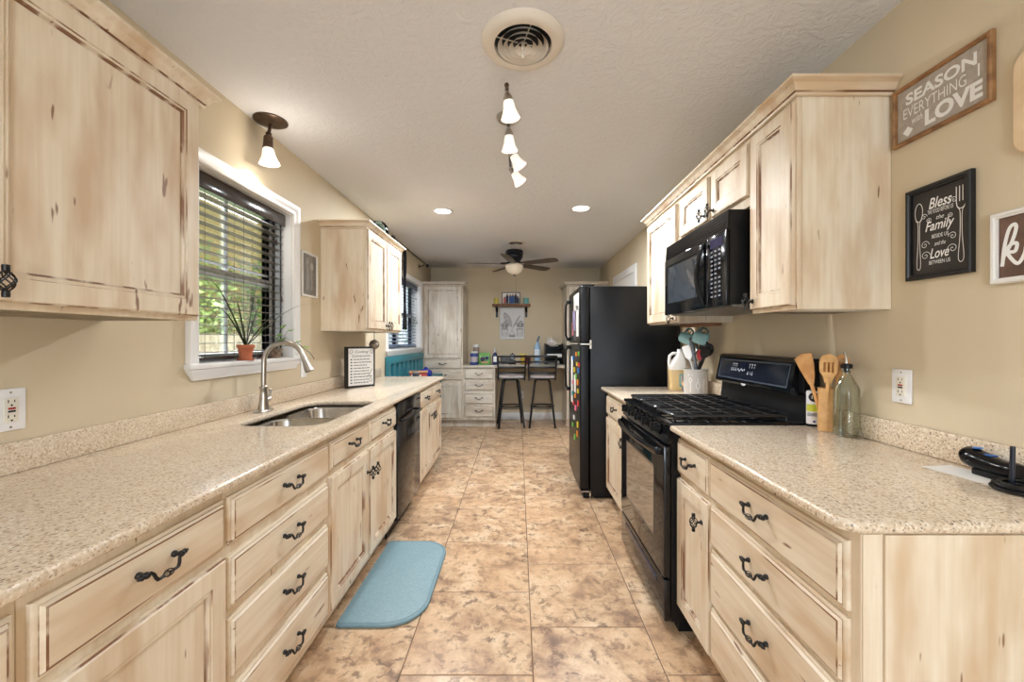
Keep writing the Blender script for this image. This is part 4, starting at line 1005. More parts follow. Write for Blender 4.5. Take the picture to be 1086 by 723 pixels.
for p1, p2 in (((.03, -.02, .09), (.05, -.08, .11)), ((.02, .03, .10), (.04, .05, .155)), ((.03, .04, .07), (.07, .16, .06)), ((.03, .01, .08), (.06, .10, .09)), ((.02, -.01, .12), (.03, .0, .17))):
    m.tube([(0, 0, .045), p1, p2], .0016, 6)
    leaf(m2, p2, (p2[0], p2[1], .02), .014, .045); leaf(m2, p1, (.3, p1[1]*5, .3), .012, .036)
m.tube([(0, 0, .045), (.03, .05, .10), (.05, .14, .085), (.08, .24, .02), (.09, .27, -.02)], .0018, 6); leaf(m2, (.07, .20, .05), (.2, 1, .2), .013, .04)
m.build('stems', LEAF, t); m2.build('leaves', LEAFL, t, False)

t = thing('recipe_board', 'black and white cooking conversions board standing on left counter', 'sign', (-1.2245, 3.178, .9125), math.atan2(.175, .154))
W, H = .236, .317
MB().box(-W/2, W/2, 0, .038, 0, H, b=.002).build('frame', FRAMEK, t)
MB().box(-W/2+.016, W/2-.016, -.0015, .001, .016, H-.016).build('sheet', PAPER, t)
m = MB(); y = -.0022
text_into(m, 'Cooking', .005, H-.043, y, .026, .110, shear=.3); text_into(m, 'Conversions', .0, H-.072, y, .020, .150, shear=.3)
random.seed(5)
for r in range(9):
    z = H-.100-r*.0225; x = -.062
    while x < .068-.010*(r % 3):
        l = random.uniform(.008, .026); strip(m, [(x, z), (x+l, z)], .006, y); x += l+.005
    strip(m, [(-.088, z), (-.074, z)], .009, y)
for cx, cz in ((-.082, H-.04), (.085, H-.04), (.078, .055)): strip(m, [(cx+.012*math.cos(i*.6), cz+.014*math.sin(i*.6)) for i in range(12)], .003, y)
strip(m, [(.06, .085), (.09, .14)], .004, y)
m.build('writing', P('black_ink', S(60, 60, 62), .7), t, False)
t = thing('hanging_ladle', 'round metal ladle hanging under the wall cabinet beyond the sink', 'ladle', (-1.155, 3.27, 1.343))
MB().tube([(0, 0, 0), (0, 0, -.05), (0, 0, -.066)], .005, 8).build('stem', STEEL, t)
MB().lathe([(0, -.060), (.014, -.062), (.032, -.075), (.041, -.098), (.034, -.122), (.016, -.136), (0, -.139)], (0, 0, 0), 24).build('bowl', noise_mat('worn_pewter', S(120, 110, 100), S(150, 140, 128), 30, .35, metal=.8), t)
t = tag(MB().lathe([(0, 0), (.03, 0), (.055, .02), (.07, .06), (.064, .10), (.045, .125), (.03, .132), (.028, .130), (.042, .12), (.058, .10), (.064, .06), (.05, .024), (0, .006)], (0, 0, 0), 28).build('glass_bowl', GLASST), 'teal glass bowl on top of wall cabinet beyond the sink', 'bowl')
t.location = (-1.165, 3.40, 2.096); t.scale = (1.2, 1.2, 1.3)
# mat
me = curve_mesh(rrect(-.815, -.430, 1.806, 2.572, [.02, .175, .155, .02], 10), [], .014, .005, 3)
m = MB(); m.mesh(me, lambda c: (c.x, c.y, c.z+.0075)); mt = thing('floor_mat', 'aqua blue cushioned kitchen mat on the floor before the sink', 'mat'); m.build('pad', AQUAD, mt)
me = curve_mesh(rrect(-.812, -.448, 1.824, 2.554, [.02, .160, .140, .02], 10), [], .003, .001, 1)
m = MB(); m.mesh(me, lambda c: (c.x, c.y, c.z+.0148)); m.build('woven_top', AQUA, mt)

# teal bench and its clutter by the far left window
t = thing('sideboard', 'teal painted sideboard with slatted back under the far left window', 'sideboard', (XL+.002, 4.30, 0), PI/2)
W = 1.58
MB().box(0, W, -.045, -.004, 1.02, 1.10, b=.004).build('top_rail', TEAL, t)
m = MB()
for i in range(9):
    x = .0+i*(W-.09)/8; m.box(x, x+.09, -.038, -.010, .8005, 1.0195)
m.build('back_slats', TEAL, t); MB().box(0, W, -.0095, -.004, .8005, 1.0195).build('back_panel', SLOT, t)
MB().box(0, W, -.32, -.004, .77, .80, b=.004).build('top', TEAL, t)
MB().box(.01, W-.01, -.30, -.006, .10, .7695).build('body', TEAL, t)
for x in (.02, W-.08):
    for y_ in (-.29, -.07): MB().box(x, x+.06, y_, y_+.05, .001, .0995).build('leg', TEAL, t)
def jar(label, loc, r, h, cbody, clid, name='jar', cat='jar', band=None, neck=None):
    t = thing(name, label, cat, loc)
    nr = r*.95 if neck is None else neck
    MB().lathe([(0, 0), (r*.95, 0), (r, .004), (r, h*.72), (r*.96, h*.78), (nr*.9, h*.84), (nr*.9, h*.86), (0, h*.86)], (0, 0, 0), 24).build('body', cbody, t)
    MB().lathe([(0, h*.861), (nr, h*.862), (nr, h*.985), (nr*.94, h), (0, h)], (0, 0, 0), 24).build('lid', clid, t)
    if band: MB().lathe([(r+.0003, h*.2), (r+.0012, h*.2), (r+.0012, h*.6), (r+.0003, h*.6)], (0, 0, 0), 24).build('label_band', band, t)
    return t
m = MB().box(-.10, .10, -.07, .07, 0, .085, b=.004).build('snack_box', [P('red_carton', S(176, 60, 58), .5)]); tag(m, 'red and white snack carton on the teal sideboard', 'box'); m.location = (-1.21, 4.95, .8005); m.rotation_euler = (0, 0, .25)
MB().box(-.085, .03, -.0712, -.0705, .02, .066).build('carton_print', P('white_print', S(226, 214, 206), .6), m)
m = MB().box(-.11, .11, -.08, .08, 0, .018, b=.003).build('orange_carton', P('orange_carton', S(206, 150, 110), .6)); tag(m, 'flat orange carton lying on the red snack carton', 'box'); m.location = (-1.21, 4.95, .8865); m.rotation_euler = (0, 0, .18)
m = MB().lathe([(0, 0), (.06, .0), (.085, .04), (.075, .085), (.03, .105), (.012, .13), (0, .132)], (0, 0, 0), 20, sx=1, sy=.8).build('gift_bag', noise_mat('royal_blue_foil', S(24, 40, 140), S(44, 66, 180), 20, .25)); tag(m, 'royal blue wrapped bundle on the teal sideboard', 'bag'); m.location = (-1.20, 5.30, .8005)
jar('dark glass jar at the near end of the teal sideboard', (-1.16, 4.62, .8005), .04, .12, P('dark_jar', S(46, 50, 60), .2), P('silver_lid', S(170, 170, 172), .3, .8))

# ------------------------------------------------------------------ things on the right side
def can():
    t = thing('polish_can', 'white cleaner can with black round logo between range and utensil holder', 'can', (1.266, 1.742, .9125), -.62)
    MB().box(-.028, .028, -.018, .018, 0, .150, b=.006).build('body', P('white_tin', S(226, 226, 230), .35), t)
    MB().box(-.0284, .0284, -.0184, .0184, .0004, .012, b=.003).build('black_base', BLACKM, t)
    m = MB(); m.cyl((.0, -.0183, .125), (.0, -.0190, .125), .020, seg=24); m.build('round_logo', SLOT, t)
    m = MB().box(-.009, -.006, -.0194, -.0190, .118, .132).box(-.0015, .0015, -.0194, -.0190, .118, .132).box(.006, .009, -.0194, -.0190, .118, .132); m.build('logo_marks', WHITEL, t)
    MB().box(-.026, .026, -.0190, -.0183, .064, .094).build('lime_band', P('lime_print', S(196, 204, 60), .5), t)
    m = MB()
    for k in range(3): m.box(-.024, .024, -.0190, -.0183, .055-k*.005, .057-k*.005)
    m.build('small_print', SLOT, t)
    MB().cyl((0, -.0183, .022), (0, -.019, .022), .005, seg=14).build('blue_dot', P('blue_print2', S(40, 60, 130), .5), t)
    MB().cyl((.0, 0, .1495), (0, 0, .166), .014, .012, seg=20).build('cap', BLACKM, t)
can()
t = thing('utensil_holder', 'square bamboo utensil holder on right counter beside the range', 'utensil holder', (1.262, 1.660, .9125), -.50)
m = MB(); o_ = .031; w_ = .025
m.loft([[(x, y_, z) for x, y_ in rrect(-a, a, -a, a, .004, 2)] for a, z in ((o_, 0), (o_, .172), (w_, .172), (w_, .008))]); m.build('holder', BAMBOO, t)
def wooden(name, label, base, tip, head, mat_, cat='utensil', face=(-.75, -.66)):
    # a flat wooden utensil from base to tip; head = outline list in (across, along) beyond the tip
    t = thing(name, label, cat, base)
    d = Vector(tip)-Vector(base); L = d.length; d.normalize()
    fx_ = Vector((face[0], face[1], 0)); fx_ = (fx_-d*fx_.dot(d)).normalized(); sx = d.cross(fx_).normalized()
    MB().tube([(0, 0, 0), d*L*.5, d*L*1.04], [.006, .0065, .008], 10).build('handle', mat_, t)
    outl, holes = head
    me = curve_mesh(outl, holes, .007, .0025, 2); m = MB()
    m.mesh(me, lambda c: Vector((0, 0, 0))+d*(L+c.y)+sx*c.x+fx_*c.z); m.build('head', mat_, t)
    return t
ell = lambda a, b, cy, n=24: [(a*math.cos(2*PI*k/n), cy+b*math.sin(2*PI*k/n)) for k in range(n)]
slots = [[(x-.0035, .03), (x-.0035, .070), (x+.0035, .070), (x+.0035, .03)] for x in (-.013, 0, .013)]
wooden('slotted_spoon', 'slotted bamboo spoon in the middle of the bamboo holder', (1.252, 1.652, .922), (1.240, 1.628, 1.122), ([(.012, -.015), (.018, .01), (.030, .03), (.032, .07), (.024, .095), (.0, .105), (-.024, .095), (-.032, .07), (-.030, .03), (-.018, .01), (-.012, -.015)], slots), BAMBOO)
wooden('wooden_spatula', 'angled wooden spatula leaning left out of the bamboo holder', (1.254, 1.665, .922), (1.224, 1.712, 1.125), ([(.010, -.03), (.020, .0), (.030, .045), (.034, .095), (.0, .102), (-.034, .085), (-.026, .04), (-.010, -.03)], []), BAMBOO2)
wooden('wooden_spoon', 'wooden spoon with three holes leaning right in the bamboo holder', (1.256, 1.660, .922), (1.268, 1.612, 1.135), (ell(.028, .052, .04), [ell(.005, .006, .068, 10), [(x-.011, y_) for x, y_ in ell(.005, .006, .055, 10)], [(x+.011, y_) for x, y_ in ell(.005, .006, .055, 10)]]), BAMBOO2)
wooden('wooden_ladle', 'honey coloured wooden ladle behind the other utensils in bamboo holder', (1.262, 1.672, .922), (1.275, 1.675, 1.135), (ell(.030, .045, .04), []), BAMBOO2)
t = thing('glass_bottle', 'pale green glass oil bottle with black pour spout on right counter', 'bottle', (1.258, 1.560, .9125))
m = MB(); R = []
for a, z in ((.031, .0005), (.035, .006), (.035, .180), (.032, .198), (.020, .224), (.0145, .236), (.0135, .250), (.016, .252), (.016, .258), (.0125, .258), (.0115, .236), (.018, .222), (.029, .197), (.032, .180), (.032, .012), (.010, .010)):
    n = 4*7; ring = []
    sq = max(0, min(1, (.215-z)/.05))
    for x, y_ in rrect(-a, a, -a, a, a*(1-.62*sq), 6): ring.append((x, y_, z))
    R.append(ring)
m.loft(R); m.xform(Matrix.Rotation(.3, 4, 'Z')); m.build('bottle', GLASSG, t)
MB().lathe([(0, .243), (.0108, .244), (.0112, .2585), (.019, .259), (.019, .274), (.012, .278), (0, .278)], (0, 0, 0), 20).build('stopper', BLACKM, t)
MB().tube([(0, 0, .277), (0, 0, .288), (-.002, .0, .303), (-.008, 0, .323)], [.006, .005, .0045, .004], 10).build('spout', STEEL, t)
# cordless device, paper and coiled cable at the near right
o = MB().box(-.05, .05, -.085, .085, 0, .0008).build('paper_note', PAPER); tag(o, 'white printed paper lying under the black device on right counter', 'paper'); o.location = (1.232, 1.105, .9127); o.rotation_euler = (0, 0, .12)
t = thing('cordless_handset', 'black cordless device lying against backsplash at the right edge', 'device', (1.268, 1.074, .9142), .0); t.scale = (1, .55, 1.35)
m = MB(); rings = []
for q, w_, h_, zc in ((-.085, .026, .012, .024), (-.07, .029, .016, .023), (-.03, .030, .016, .022), (.03, .034, .018, .024), (.09, .036, .021, .028), (.125, .034, .020, .031), (.142, .026, .014, .033), (.148, .012, .006, .033)):
    rings.append([(w_*math.cos(a)*(.9), q, zc+h_*math.sin(a)) for a in [2*PI*k/20 for k in range(20)]])
m.loft(rings); m.build('body', BLACK, t)
MB().lathe([(0, .0505), (.014, .050), (.012, .052), (0, .0525)], (0, .09, 0), 16).build('blue_button', P('blue_button', S(40, 110, 190), .3), t)
MB().box(-.012, .012, .02, .05, .040, .0435, b=.002).build('blue_screen', P('blue_screen', S(36, 90, 160), .2), t)
MB().box(-.025, .025, -.08, .08, 0, .012, b=.003).build('cradle', BLACKM, t)
t = thing('coiled_cable_stand', 'black upright rod on round base ringed by coiled cable at right edge', 'stand', (1.216, .985, .9135))
MB().lathe([(0, 0), (.028, 0), (.029, .004), (.026, .008), (.012, .011), (0, .012)], (0, 0, 0), 28).build('base', BLACKM, t)
MB().cyl((.0, .018, .006), (.002, .018, .105), .0052, .0050, seg=14).build('rod', P('blue_black_rod', S(24, 30, 44), .35), t)
m = MB()
for k in range(4):
    r = .048-k*.004; m.tube([(r*math.cos(a), r*1.0*math.sin(a), .0052+.007*(k % 2)+.0035*k*.5) for a in [2*PI*i/32 for i in range(32)]], .0042, 8, closed=True)
m.build('cable', BLACKM, t)
# far right counter: jug, crock, utensils, mugs
t = thing('plastic_jug', 'amber half-full plastic jug with white handle beside the refrigerator', 'jug', (1.178, 3.02, .9125), -.2)
m = MB(); m.loft([[(x, y_, z) for x, y_ in rrect(-a, a, -b_, b_, r_, 4)] for a, b_, r_, z in ((.056, .062, .02, 0), (.060, .066, .02, .006), (.060, .066, .02, .15))], 0); m.build('liquid_body', noise_mat('amber_liquid', S(206, 178, 128), S(222, 196, 146), 6, .3), t)
m = MB(); m.loft([[(x+o2, y_, z) for x, y_ in rrect(-a, a, -b_, b_, r_, 4)] for a, b_, r_, o2, z in ((.060, .066, .02, 0, .1505), (.060, .066, .02, 0, .17), (.046, .055, .02, .012, .215), (.030, .034, .015, .02, .25), (.022, .022, .012, .022, .275))], 0); m.build('shoulder', P('milky_plastic', S(226, 220, 212), .4), t)
MB().cyl((.022, 0, .2755), (.022, 0, .300), .022, .021, seg=20).build('cap', PLATEW, t)
MB().tube([(.0, 0, .27), (-.03, 0, .268), (-.052, 0, .25), (-.056, 0, .21), (-.055, 0, .172)], [.009, .011, .012, .012, .011], 10).build('handle', P('milky_plastic_handle', S(232, 228, 222), .4), t)
m = MB().box(.005, .05, -.0672, -.0662, .03, .12).build('label', P('teal_label', S(96, 168, 178), .5), t); MB().box(.012, .043, -.0680, -.0672, .045, .112).build('label_print', P('cream_label', S(216, 206, 186), .5), m)
t = thing('spice_box', 'small grey and tan box between the jug and the utensil crock', 'box', (1.205, 2.905, .9125), -.1)
MB().box(-.03, .03, -.02, .02, 0, .11, b=.002).build('carton', P('grey_carton', S(110, 106, 110), .5), t); MB().box(-.0305, .0305, -.0205, .0205, .04, .07).build('tan_band', P('tan_band', S(214, 176, 130), .5), t)
t = thing('utensil_crock', 'pale grey crock with white utensil design full of tools behind the range', 'crock', (1.205, 2.765, .9125))
MB().lathe([(0, 0), (.070, 0), (.076, .006), (.076, .160), (.079, .164), (.079, .172), (.070, .172), (.068, .02), (0, .018)], (0, 0, 0), 36).build('crock', P('pale_grey_ceramic', S(190, 184, 178), .3), t)
m = MB()
def on_crock(ang, pts, w_):
    A, B = [], []
    n = len(pts)
    for i, (u, z) in enumerate(pts):
        a, b_ = pts[max(i-1, 0)], pts[min(i+1, n-1)]; du, dz = b_[0]-a[0], b_[1]-a[1]; l = math.hypot(du, dz) or 1
        for lst, s in ((A, 1), (B, -1)):
            uu, zz = u-dz/l*w_/2*s, z+du/l*w_/2*s; th = ang+uu/.0765; lst.append((.0766*math.cos(th), .0766*math.sin(th), zz))
    m.loft([A, B], 0, False, False, closed=False)
ca = math.radians(248)
on_crock(ca, [(-.035, .02), (-.035, .085)], .004); on_crock(ca, [(-.035+.008*math.cos(q), .100+.014*math.sin(q)) for q in [i*.4 for i in range(17)]], .004)
on_crock(ca, [(.012+.012*math.cos(q), .065+.022*math.sin(q)) for q in [i*.4 for i in range(17)]], .003); on_crock(ca, [(.012, .02), (.012, .045)], .003); on_crock(ca, [(.012, .088), (.012, .115)], .003)
on_crock(ca, [(.05, .02), (.048, .07), (.054, .11)], .004); on_crock(ca, [(-.05, .125), (.055, .125)], .003); on_crock(ca, [(-.05, .135), (-.02, .132)], .005)
m.build('design', WHITEL, t, False)
def tool(name, label, b, tip, r, hm, head):  # stands inside the crock, leaning on its rim
    t = thing(name, label, 'utensil', (1.205+b[0], 2.765+b[1], .935)); d = Vector(tip)
    MB().tube([(0, 0, 0), d*.6, d], [r, r, r*.8], 8).build('handle', hm, t); head(t, d); return t
def hd_spat(mm, w_=.03, l=.09):
    def f(t, d):
        n = d.normalized(); s = n.cross(Vector((-.7, -.7, 0))).normalized(); q = n.cross(s)
        m = MB(); m.loft([[d+n*a+s*b_*c+q*.003*e for c, e in ((-1, -1), (1, -1), (1, 1), (-1, 1))] for a, b_ in ((-.01, .008), (.015, w_*.9), (l-.01, w_), (l, w_*.8))]); m.build('head', mm, t)
    return f
def hd_spoon(mm, r=.032):
    def f(t, d):
        m = MB(); m.lathe([(r*math.sin(PI*i/8), -r*1.3*math.cos(PI*i/8)) for i in range(9)], (0, 0, 0), 16, sx=1, sy=.45); n = d.normalized()
        m.xform(Matrix.Translation(d+n*r) @ Vector((0, 0, 1)).rotation_difference(n).to_matrix().to_4x4() @ Matrix.Rotation(-.8, 4, 'Z')); m.build('head', mm, t)
    return f
def hd_whisk(mm):
    def f(t, d):
        m = MB(); n = d.normalized(); rot = Vector((0, 0, 1)).rotation_difference(n).to_matrix().to_4x4()
        for k in range(5):
            a = PI*k/5; m.tube([((.030*math.sin(q))*math.cos(a), (.030*math.sin(q))*math.sin(a), .045-.05*math.cos(q)) for q in [PI*.1+i*(2*PI-.2*PI)/20 for i in range(21)]], .0013, 5)
        m.xform(Matrix.Translation(d) @ rot); m.build('wires', mm, t)
    return f
WHT = P('white_silicone', S(232, 230, 228), .4); GRY = P('grey_handle', S(92, 96, 104), .35); REDS = P('red_silicone', S(160, 40, 50), .4)
tool('spatula', 'white spatula leaning left in the grey utensil crock', (.015, -.03), (-.045, .06, .22), .006, WHT, hd_spat(WHT, .028, .09))
tool('masher', 'grey handled tool leaning left in the grey utensil crock', (.032, -.005), (-.055, .02, .33), .011, GRY, hd_spoon(GRY, .014))
tool('whisk', 'wire whisk in the grey utensil crock', (.0, .035), (.01, .01, .20), .007, STEEL, hd_whisk(STEEL))
tool('ladle', 'steel ladle in the middle of the grey utensil crock', (-.02, -.01), (.025, .05, .25), .005, STEEL, hd_spoon(STEEL, .036))
tool('serving_spoon', 'black serving spoon leaning right in the grey utensil crock', (-.02, .032), (.045, -.13, .25), .006, BLACKM, hd_spoon(BLACKM, .036))
tool('turner', 'black turner leaning far right out of the grey utensil crock', (-.03, .04), (.03, -.15, .235), .006, BLACKM, hd_spat(BLACKM, .03, .07))
tool('basting_brush', 'red silicone spatula in the grey utensil crock', (-.01, -.02), (.01, -.04, .22), .005, STEEL, hd_spat(REDS, .02, .06))
tool('pasta_server', 'black pasta spoon upright in the grey utensil crock', (.0, .015), (.03, -.06, .265), .006, BLACKM, hd_spoon(BLACKM, .034))
MUG = P('teal_ceramic', S(146, 190, 196), .25)
def mug(label, loc, rot):
    t = thing('hanging_mug', label, 'mug', loc, 0); t.scale = (1.12, 1.12, 1.12)
    M = Matrix.Rotation(rot, 4, 'Z') @ Matrix.Rotation(PI*.60, 4, 'Y') @ Matrix.Translation((.055, 0, -.04))
    m = MB().lathe([(0, 0), (.030, 0), (.035, .008), (.037, .08), (.0345, .08), (.032, .01), (0, .006)], (0, 0, 0), 28); m.xform(M); m.build('cup', MUG, t)
    m = MB().tube([(-.034, 0, .065), (-.052, 0, .068), (-.064, 0, .05), (-.060, 0, .028), (-.034, 0, .018)], .006, 10); m.xform(M); m.build('handle', P('teal_ceramic_handle', S(60, 104, 112), .3), t)
    MB().tube([(0, 0, .021), (0, 0, .006), (-.010, 0, -.004), (-.012, 0, -.012), (0, 0, -.018), (.01, 0, -.012)], .002, 6).build('hook', IRON, t)
mug('teal mug hanging under the cabinet on the left, beside the refrigerator', (1.195, 2.84, 1.3495), -.85)
mug('teal mug hanging under the cabinet on the right, above the crock', (1.225, 2.69, 1.3495), -.55)
o = MB().box(1.16, 1.28, 2.56, 2.93, 1.3715, 1.3885, b=.003).build('mug_rack', SHELFW); tag(o, 'brown wooden hook board under the wall cabinet holding two teal mugs', 'rack')

# ------------------------------------------------------------------ far desk: stools and what stands on it
def stool(label, loc, rot):
    t = thing('bar_stool', label, 'stool', loc, rot, 'bar stools at the far desk')
    for sx in (-1, 1):
        for sy in (-1, 1):
            MB().tube([(sx*.085, sy*.085, .70), (sx*.11, sy*.11, .66), (sx*.155, sy*.155, .28), (sx*.185, sy*.185, .012), (sx*.186, sy*.186, .001)], [.016, .016, .015, .0145, .016], 10).build('leg', IRON, t)
    MB().tube([(.172*math.cos(a), .172*math.sin(a), .30) for a in [2*PI*k/36 for k in range(36)]], .010, 8, closed=True).tube([(.172*math.cos(a), .172*math.sin(a), .275) for a in [2*PI*k/36 for k in range(36)]], .006, 8, closed=True).build('foot_ring', IRON, t)
    MB().lathe([(0, .685), (.10, .685), (.12, .70), (.12, .712), (0, .713)], (0, 0, 0), 24).build('swivel_plate', IRON, t)
    m = MB(); m.loft([[(x, y_, z) for x, y_ in rrect(-a, a, -a, a, .05, 5)] for a, z in ((.165, .7135), (.185, .718), (.19, .735), (.185, .755), (.165, .772), (.10, .780))]); m.build('seat', CUSH, t)
    MB().tube([(x, y_, .722) for x, y_ in rrect(-.196, .196, -.196, .196, .05, 5)], .010, 8, closed=True).build('seat_rim', IRON, t)
    m = MB()
    for s in (-1, 1): m.tube([(s*.192, -.16, .70), (s*.195, -.196, .78), (s*.20, -.212, .95), (s*.205, -.235, 1.055)], .014, 10)
    b = m.build('backrest', IRON, t)
    for z, yy in ((1.045, -.233), (.965, -.217), (.885, -.207), (.805, -.200)):
        MB().box(-.195, .195, yy-.005, yy+.005, z-.015, z+.015, b=.002).build('back_slat', IRON, b)
stool('black metal bar stool at far desk, the left one by the drawers', (-.112, 6.085, 0), .10)
stool('black metal bar stool at far desk, the right one near the refrigerator', (.362, 6.085, 0), -.06)
zt = .9105
jar('blue tub of wipes with white lid at left end of far desk', (-.665, 6.15, zt), .062, .20, P('royal_blue_tub', S(48, 70, 140), .4), PLATEW, 'wipes_tub', 'tub', P('pale_tub_label', S(190, 180, 186), .5))
jar('clear jar with white lid standing behind the blue tub on far desk', (-.655, 6.36, zt), .05, .30, P('hazy_jar', S(150, 134, 128), .3), PLATEW)
t = thing('snack_bag', 'bright green snack bag with printed picture on far desk', 'bag', (-.50, 6.10, zt))
m = MB(); m.loft([[(x, y_, z) for x, y_ in rrect(-a, a, -b_, b_, min(a, b_)*.6, 4)] for a, b_, z in ((.085, .035, 0), (.09, .04, .02), (.088, .035, .12), (.086, .012, .165), (.085, .004, .18))]); m.build('bag', noise_mat('green_foil', S(80, 130, 62), S(110, 160, 84), 12, .35), t)
m = MB(); m.lathe([(0, 0), (.034, 0), (.034, .003), (0, .003)], (-.03, -.0425, .085), 20, axis='y'); m.lathe([(0, 0), (.026, 0), (.026, .003), (0, .003)], (.034, -.0425, .10), 20, 1, axis='y'); m.box(-.04, .05, -.0425, -.039, .03, .05, 2)
m.build('print', [P('dark_picture', S(50, 44, 70), .5), P('navy_picture', S(34, 40, 80), .5), P('salmon_picture', S(210, 150, 120), .5)], t)
t = thing('spray_bottle', 'navy spray bottle with white label next to the green bag', 'bottle', (-.345, 6.10, zt))
MB().lathe([(0, 0), (.040, 0), (.042, .006), (.042, .13), (.030, .165), (.016, .185), (0, .186)], (0, 0, 0), 24).build('body', P('navy_bottle', S(40, 46, 84), .3), t)
MB().cyl((0, 0, .1862), (0, 0, .25), .014, .010, seg=16).build('neck', P('pale_cap', S(190, 186, 190), .4), t)
MB().box(-.024, .024, -.0435, -.0415, .045, .125, b=.0005).build('label', PAPER, t)
t = thing('photo_frame', 'dark framed landscape photo standing on far desk behind left stool', 'picture', (-.175, 6.40, zt))
MB().box(-.10, .10, 0, .016, 0, .13, b=.003).build('frame', BLACKM, t); MB().box(-.085, .085, -.002, .001, .015, .115).build('photo', noise_mat('city_photo', S(80, 80, 84), S(120, 120, 124), 20, .4), t)
t = thing('table_clock', 'small black round clock on stand in the middle of far desk', 'clock', (-.087, 6.20, zt))
MB().lathe([(0, -.012), (.044, -.012), (.048, -.008), (.048, .010), (0, .012)], (0, 0, .115), 28, axis='y').build('case', BLACKM, t)
MB().lathe([(0, -.0135), (.034, -.0135), (.034, -.0122), (0, -.0122)], (0, 0, .115), 24, axis='y').build('face', P('clock_face', S(150, 158, 170), .4), t)
MB().box(-.05, .05, -.02, .02, 0, .066, b=.004).ball((0, 0, .168), .009).build('stand', BLACKM, t)
t = thing('flower_cup', 'yellow flowered cup on far desk between the stools', 'cup', (.075, 6.28, zt))
MB().lathe([(0, 0), (.035, 0), (.04, .005), (.042, .11), (.039, .11), (.036, .01), (0, .01)], (0, 0, 0), 24).build('cup', P('mustard_cup', S(196, 158, 66), .4), t)
m = MB(); random.seed(2)
for k in range(9): m.ball((random.uniform(-.05, .05), random.uniform(-.03, .03), .125+random.uniform(0, .03)), .018, 8)
m.build('flowers', P('yellow_petals', S(226, 202, 110), .6), t)
t = thing('coffee_tin', 'dark red tin on far desk beside the yellow cup', 'tin', (.15, 6.24, zt))
MB().lathe([(0, 0), (.038, 0), (.04, .004), (.04, .12), (0, .12)], (0, 0, 0), 24).build('tin', P('dark_red_tin', S(112, 30, 32), .4), t); MB().lathe([(0, .1205), (.041, .1205), (.041, .135), (0, .136)], (0, 0, 0), 24).build('lid', BLACKM, t)
t = thing('water_bottle', 'tall clear blue water bottle on far desk behind the right stool', 'bottle', (.298, 6.28, zt))
MB().lathe([(0, 0), (.046, 0), (.048, .01), (.046, .09), (.048, .10), (.048, .25), (.03, .31), (.018, .34), (0, .341)], (0, 0, 0), 24).build('body', P('pale_blue_plastic', S(150, 182, 214), .2), t)
MB().lathe([(.0485, .11), (.0492, .11), (.0492, .23), (.0485, .23)], (0, 0, 0), 24).build('label', P('blue_white_label', S(206, 218, 232), .5), t)
MB().tube([(0, 0, .341), (.004, 0, .37), (.024, -.004, .42), (.028, -.004, .432)], [.014, .016, .014, .008], 14).build('cap', P('slate_cap', S(90, 110, 136), .4), t)
t = thing('desk_organizer', 'black mesh desk organizer holding white papers at right end of desk', 'organizer', (.545, 6.27, zt))
m = MB()
for x in (-.135, .127): m.box(x, x+.008, -.12, .12, 0, .315)
for z in (0, .10, .24): m.box(-.127, .127, -.12, .12, z, z+.008)
m.box(-.127, .127, .112, .12, .008, .30); m.build('frame', BLACKM, t)
o = MB().box(-.115, .115, -.11, .10, 0, .05, b=.001).build('paper_stack', PAPER); tag(o, 'white paper stack inside the black desk organizer', 'paper'); o.location = (.545, 6.27, zt+.1085)
o = MB().box(-.08, .08, -.10, .08, 0, .04, b=.004).build('mail_bundle', P('grey_mail', S(150, 146, 142), .6)); tag(o, 'grey bundle of mail on the organizer bottom tray', 'mail'); o.location = (.545, 6.26, zt+.0085)
m = MB(); random.seed(9)
for i in range(3):
    m.lathe([(0, 0), (.07, .01), (.095-.02*i, .045), (.06, .08), (.02, .10-.01*i), (0, .10)], (random.uniform(-.04, .04), random.uniform(-.03, .03), .01+i*.03), 9)
o = m.build('crumpled_bag', noise_mat('crumpled_white_bag', S(196, 186, 180), S(228, 222, 216), 18, .5, .8, 26, bdist=.02), None, True, 20); tag(o, 'crumpled white bag heaped on top of black desk organizer', 'bag'); o.location = (.545, 6.26, zt+.249)
for lab, x, yy, rz, m in (('white paper sheet on far desk behind left stool', -.12, 6.06, .1, PAPER), ('pale blue paper sheet at left of far desk near the bottle', -.255, 6.03, -.15, P('pale_blue_paper', S(150, 168, 206), .6)), ('greenish paper sheet on far desk behind the right stool', .36, 6.08, .05, P('pale_green_paper', S(180, 196, 184), .6))):
    o = MB().box(-.07, .07, -.05, .05, 0, .0015).build('paper_sheet', m); tag(o, lab, 'paper'); o.location = (x, yy, zt+.0003); o.rotation_euler = (0, 0, rz)

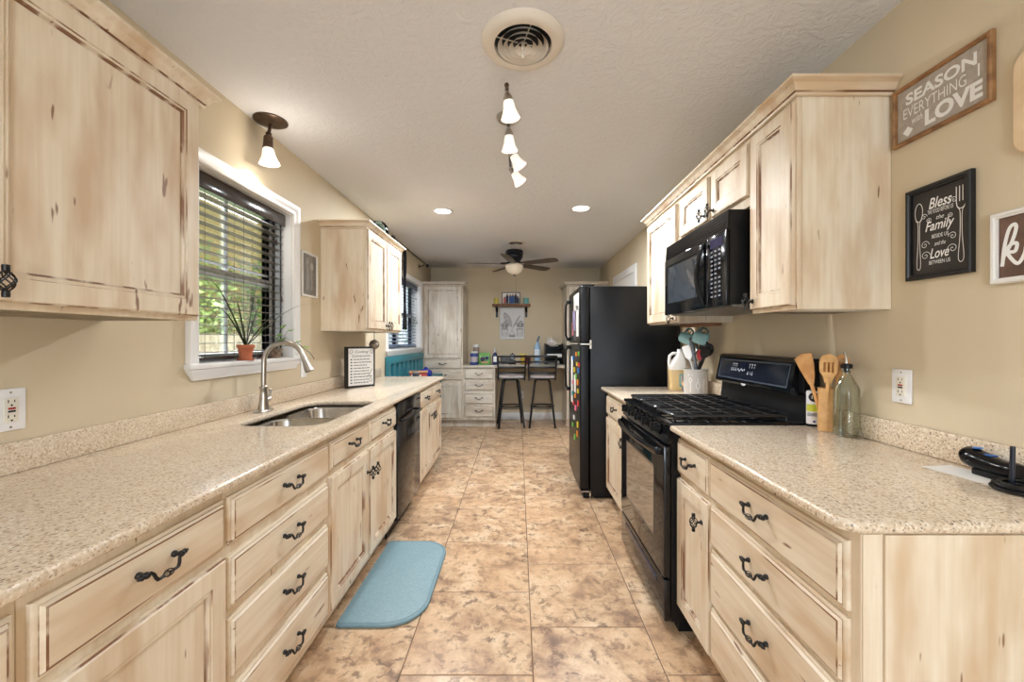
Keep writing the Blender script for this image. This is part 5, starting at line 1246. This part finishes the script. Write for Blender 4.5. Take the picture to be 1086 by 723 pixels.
# ------------------------------------------------------------------ outside the windows
GRASS = noise_mat('lawn_grass', S(84, 112, 56), S(116, 142, 76), 3, .9)
o = MB().box(-40, XL-.19, -10, 40, -.3, -.2).build('lawn', GRASS); o['kind'] = 'structure'
t = thing('neighbor_house', 'pale yellow neighbouring house seen through the sink window', 'house', (-7.2, 10, -.2))
MB().box(-4, 0, -5, 6, 0, 5.6).build('wall', noise_mat('yellow_siding', S(190, 164, 92), S(196, 172, 102), 5, .7), t)
MB().prism([(-4.5, 5.6), (.5, 5.6), (-2, 7.2)], -5.4, 6.4, 'xz').build('roof', noise_mat('grey_shingles', S(110, 104, 100), S(140, 134, 128), 20, .9), t)
t = thing('wooden_fence', 'weathered wooden fence outside the sink window', 'fence', (-4.2, 7, -.2))
m = MB()
for k in range(60): m.box(-.01, .01, -4+k*.15, -4+k*.15+.14, 0, 1.55)
m.build('pickets', noise_mat('grey_cedar', S(132, 122, 104), S(160, 150, 130), 8, .9), t); MB().box(.012, .05, -4, 5, .3, .4).box(.012, .05, -4, 5, 1.2, 1.3).build('rails', noise_mat('grey_cedar_rail', S(124, 114, 98), S(150, 140, 122), 8, .9), t)
def tree(label, loc, R_, H_, n, seed, lm):
    random.seed(seed); t = thing('tree', label, 'tree', loc)
    MB().tube([(0, 0, 0), (.03, .02, H_*.5), (0, 0, H_)], [.10, .08, .03], 10).build('trunk', noise_mat('bark', S(84, 70, 56), S(110, 94, 78), 12, .9), t)
    m = MB()
    for k in range(n):
        while True:
            p = Vector((random.uniform(-1, 1), random.uniform(-1, 1), random.uniform(-1, 1)))
            if .35 < p.length < 1: break
        p = Vector((p.x*R_, p.y*R_, H_*.62+p.z*H_*.52)); d = Vector((random.uniform(-1, 1), random.uniform(-1, 1), random.uniform(-.6, .6))).normalized(); s = d.orthogonal().normalized()
        l = random.uniform(.06, .13)
        m.quad([p, p+d*l*.5+s*l*.28, p+d*l, p+d*l*.5-s*l*.28])
    m.build('foliage', lm, t, False)
FOL = noise_mat('spring_leaves', S(122, 150, 74), S(168, 190, 112), 2, .6); FOL2 = noise_mat('green_leaves', S(96, 130, 66), S(140, 168, 92), 2, .6)
tree('light green leafy tree outside sink window, the left one', (-5.45, 6.25, -.2), 1.05, 2.9, 2600, 1, FOL)
tree('light green leafy tree outside sink window, the right one', (-5.55, 8.5, -.2), 1.1, 2.8, 2600, 2, FOL2)
tree('shrubby tree outside the far left window', (-5.5, 17.0, -.2), 1.2, 2.6, 1200, 4, FOL2)
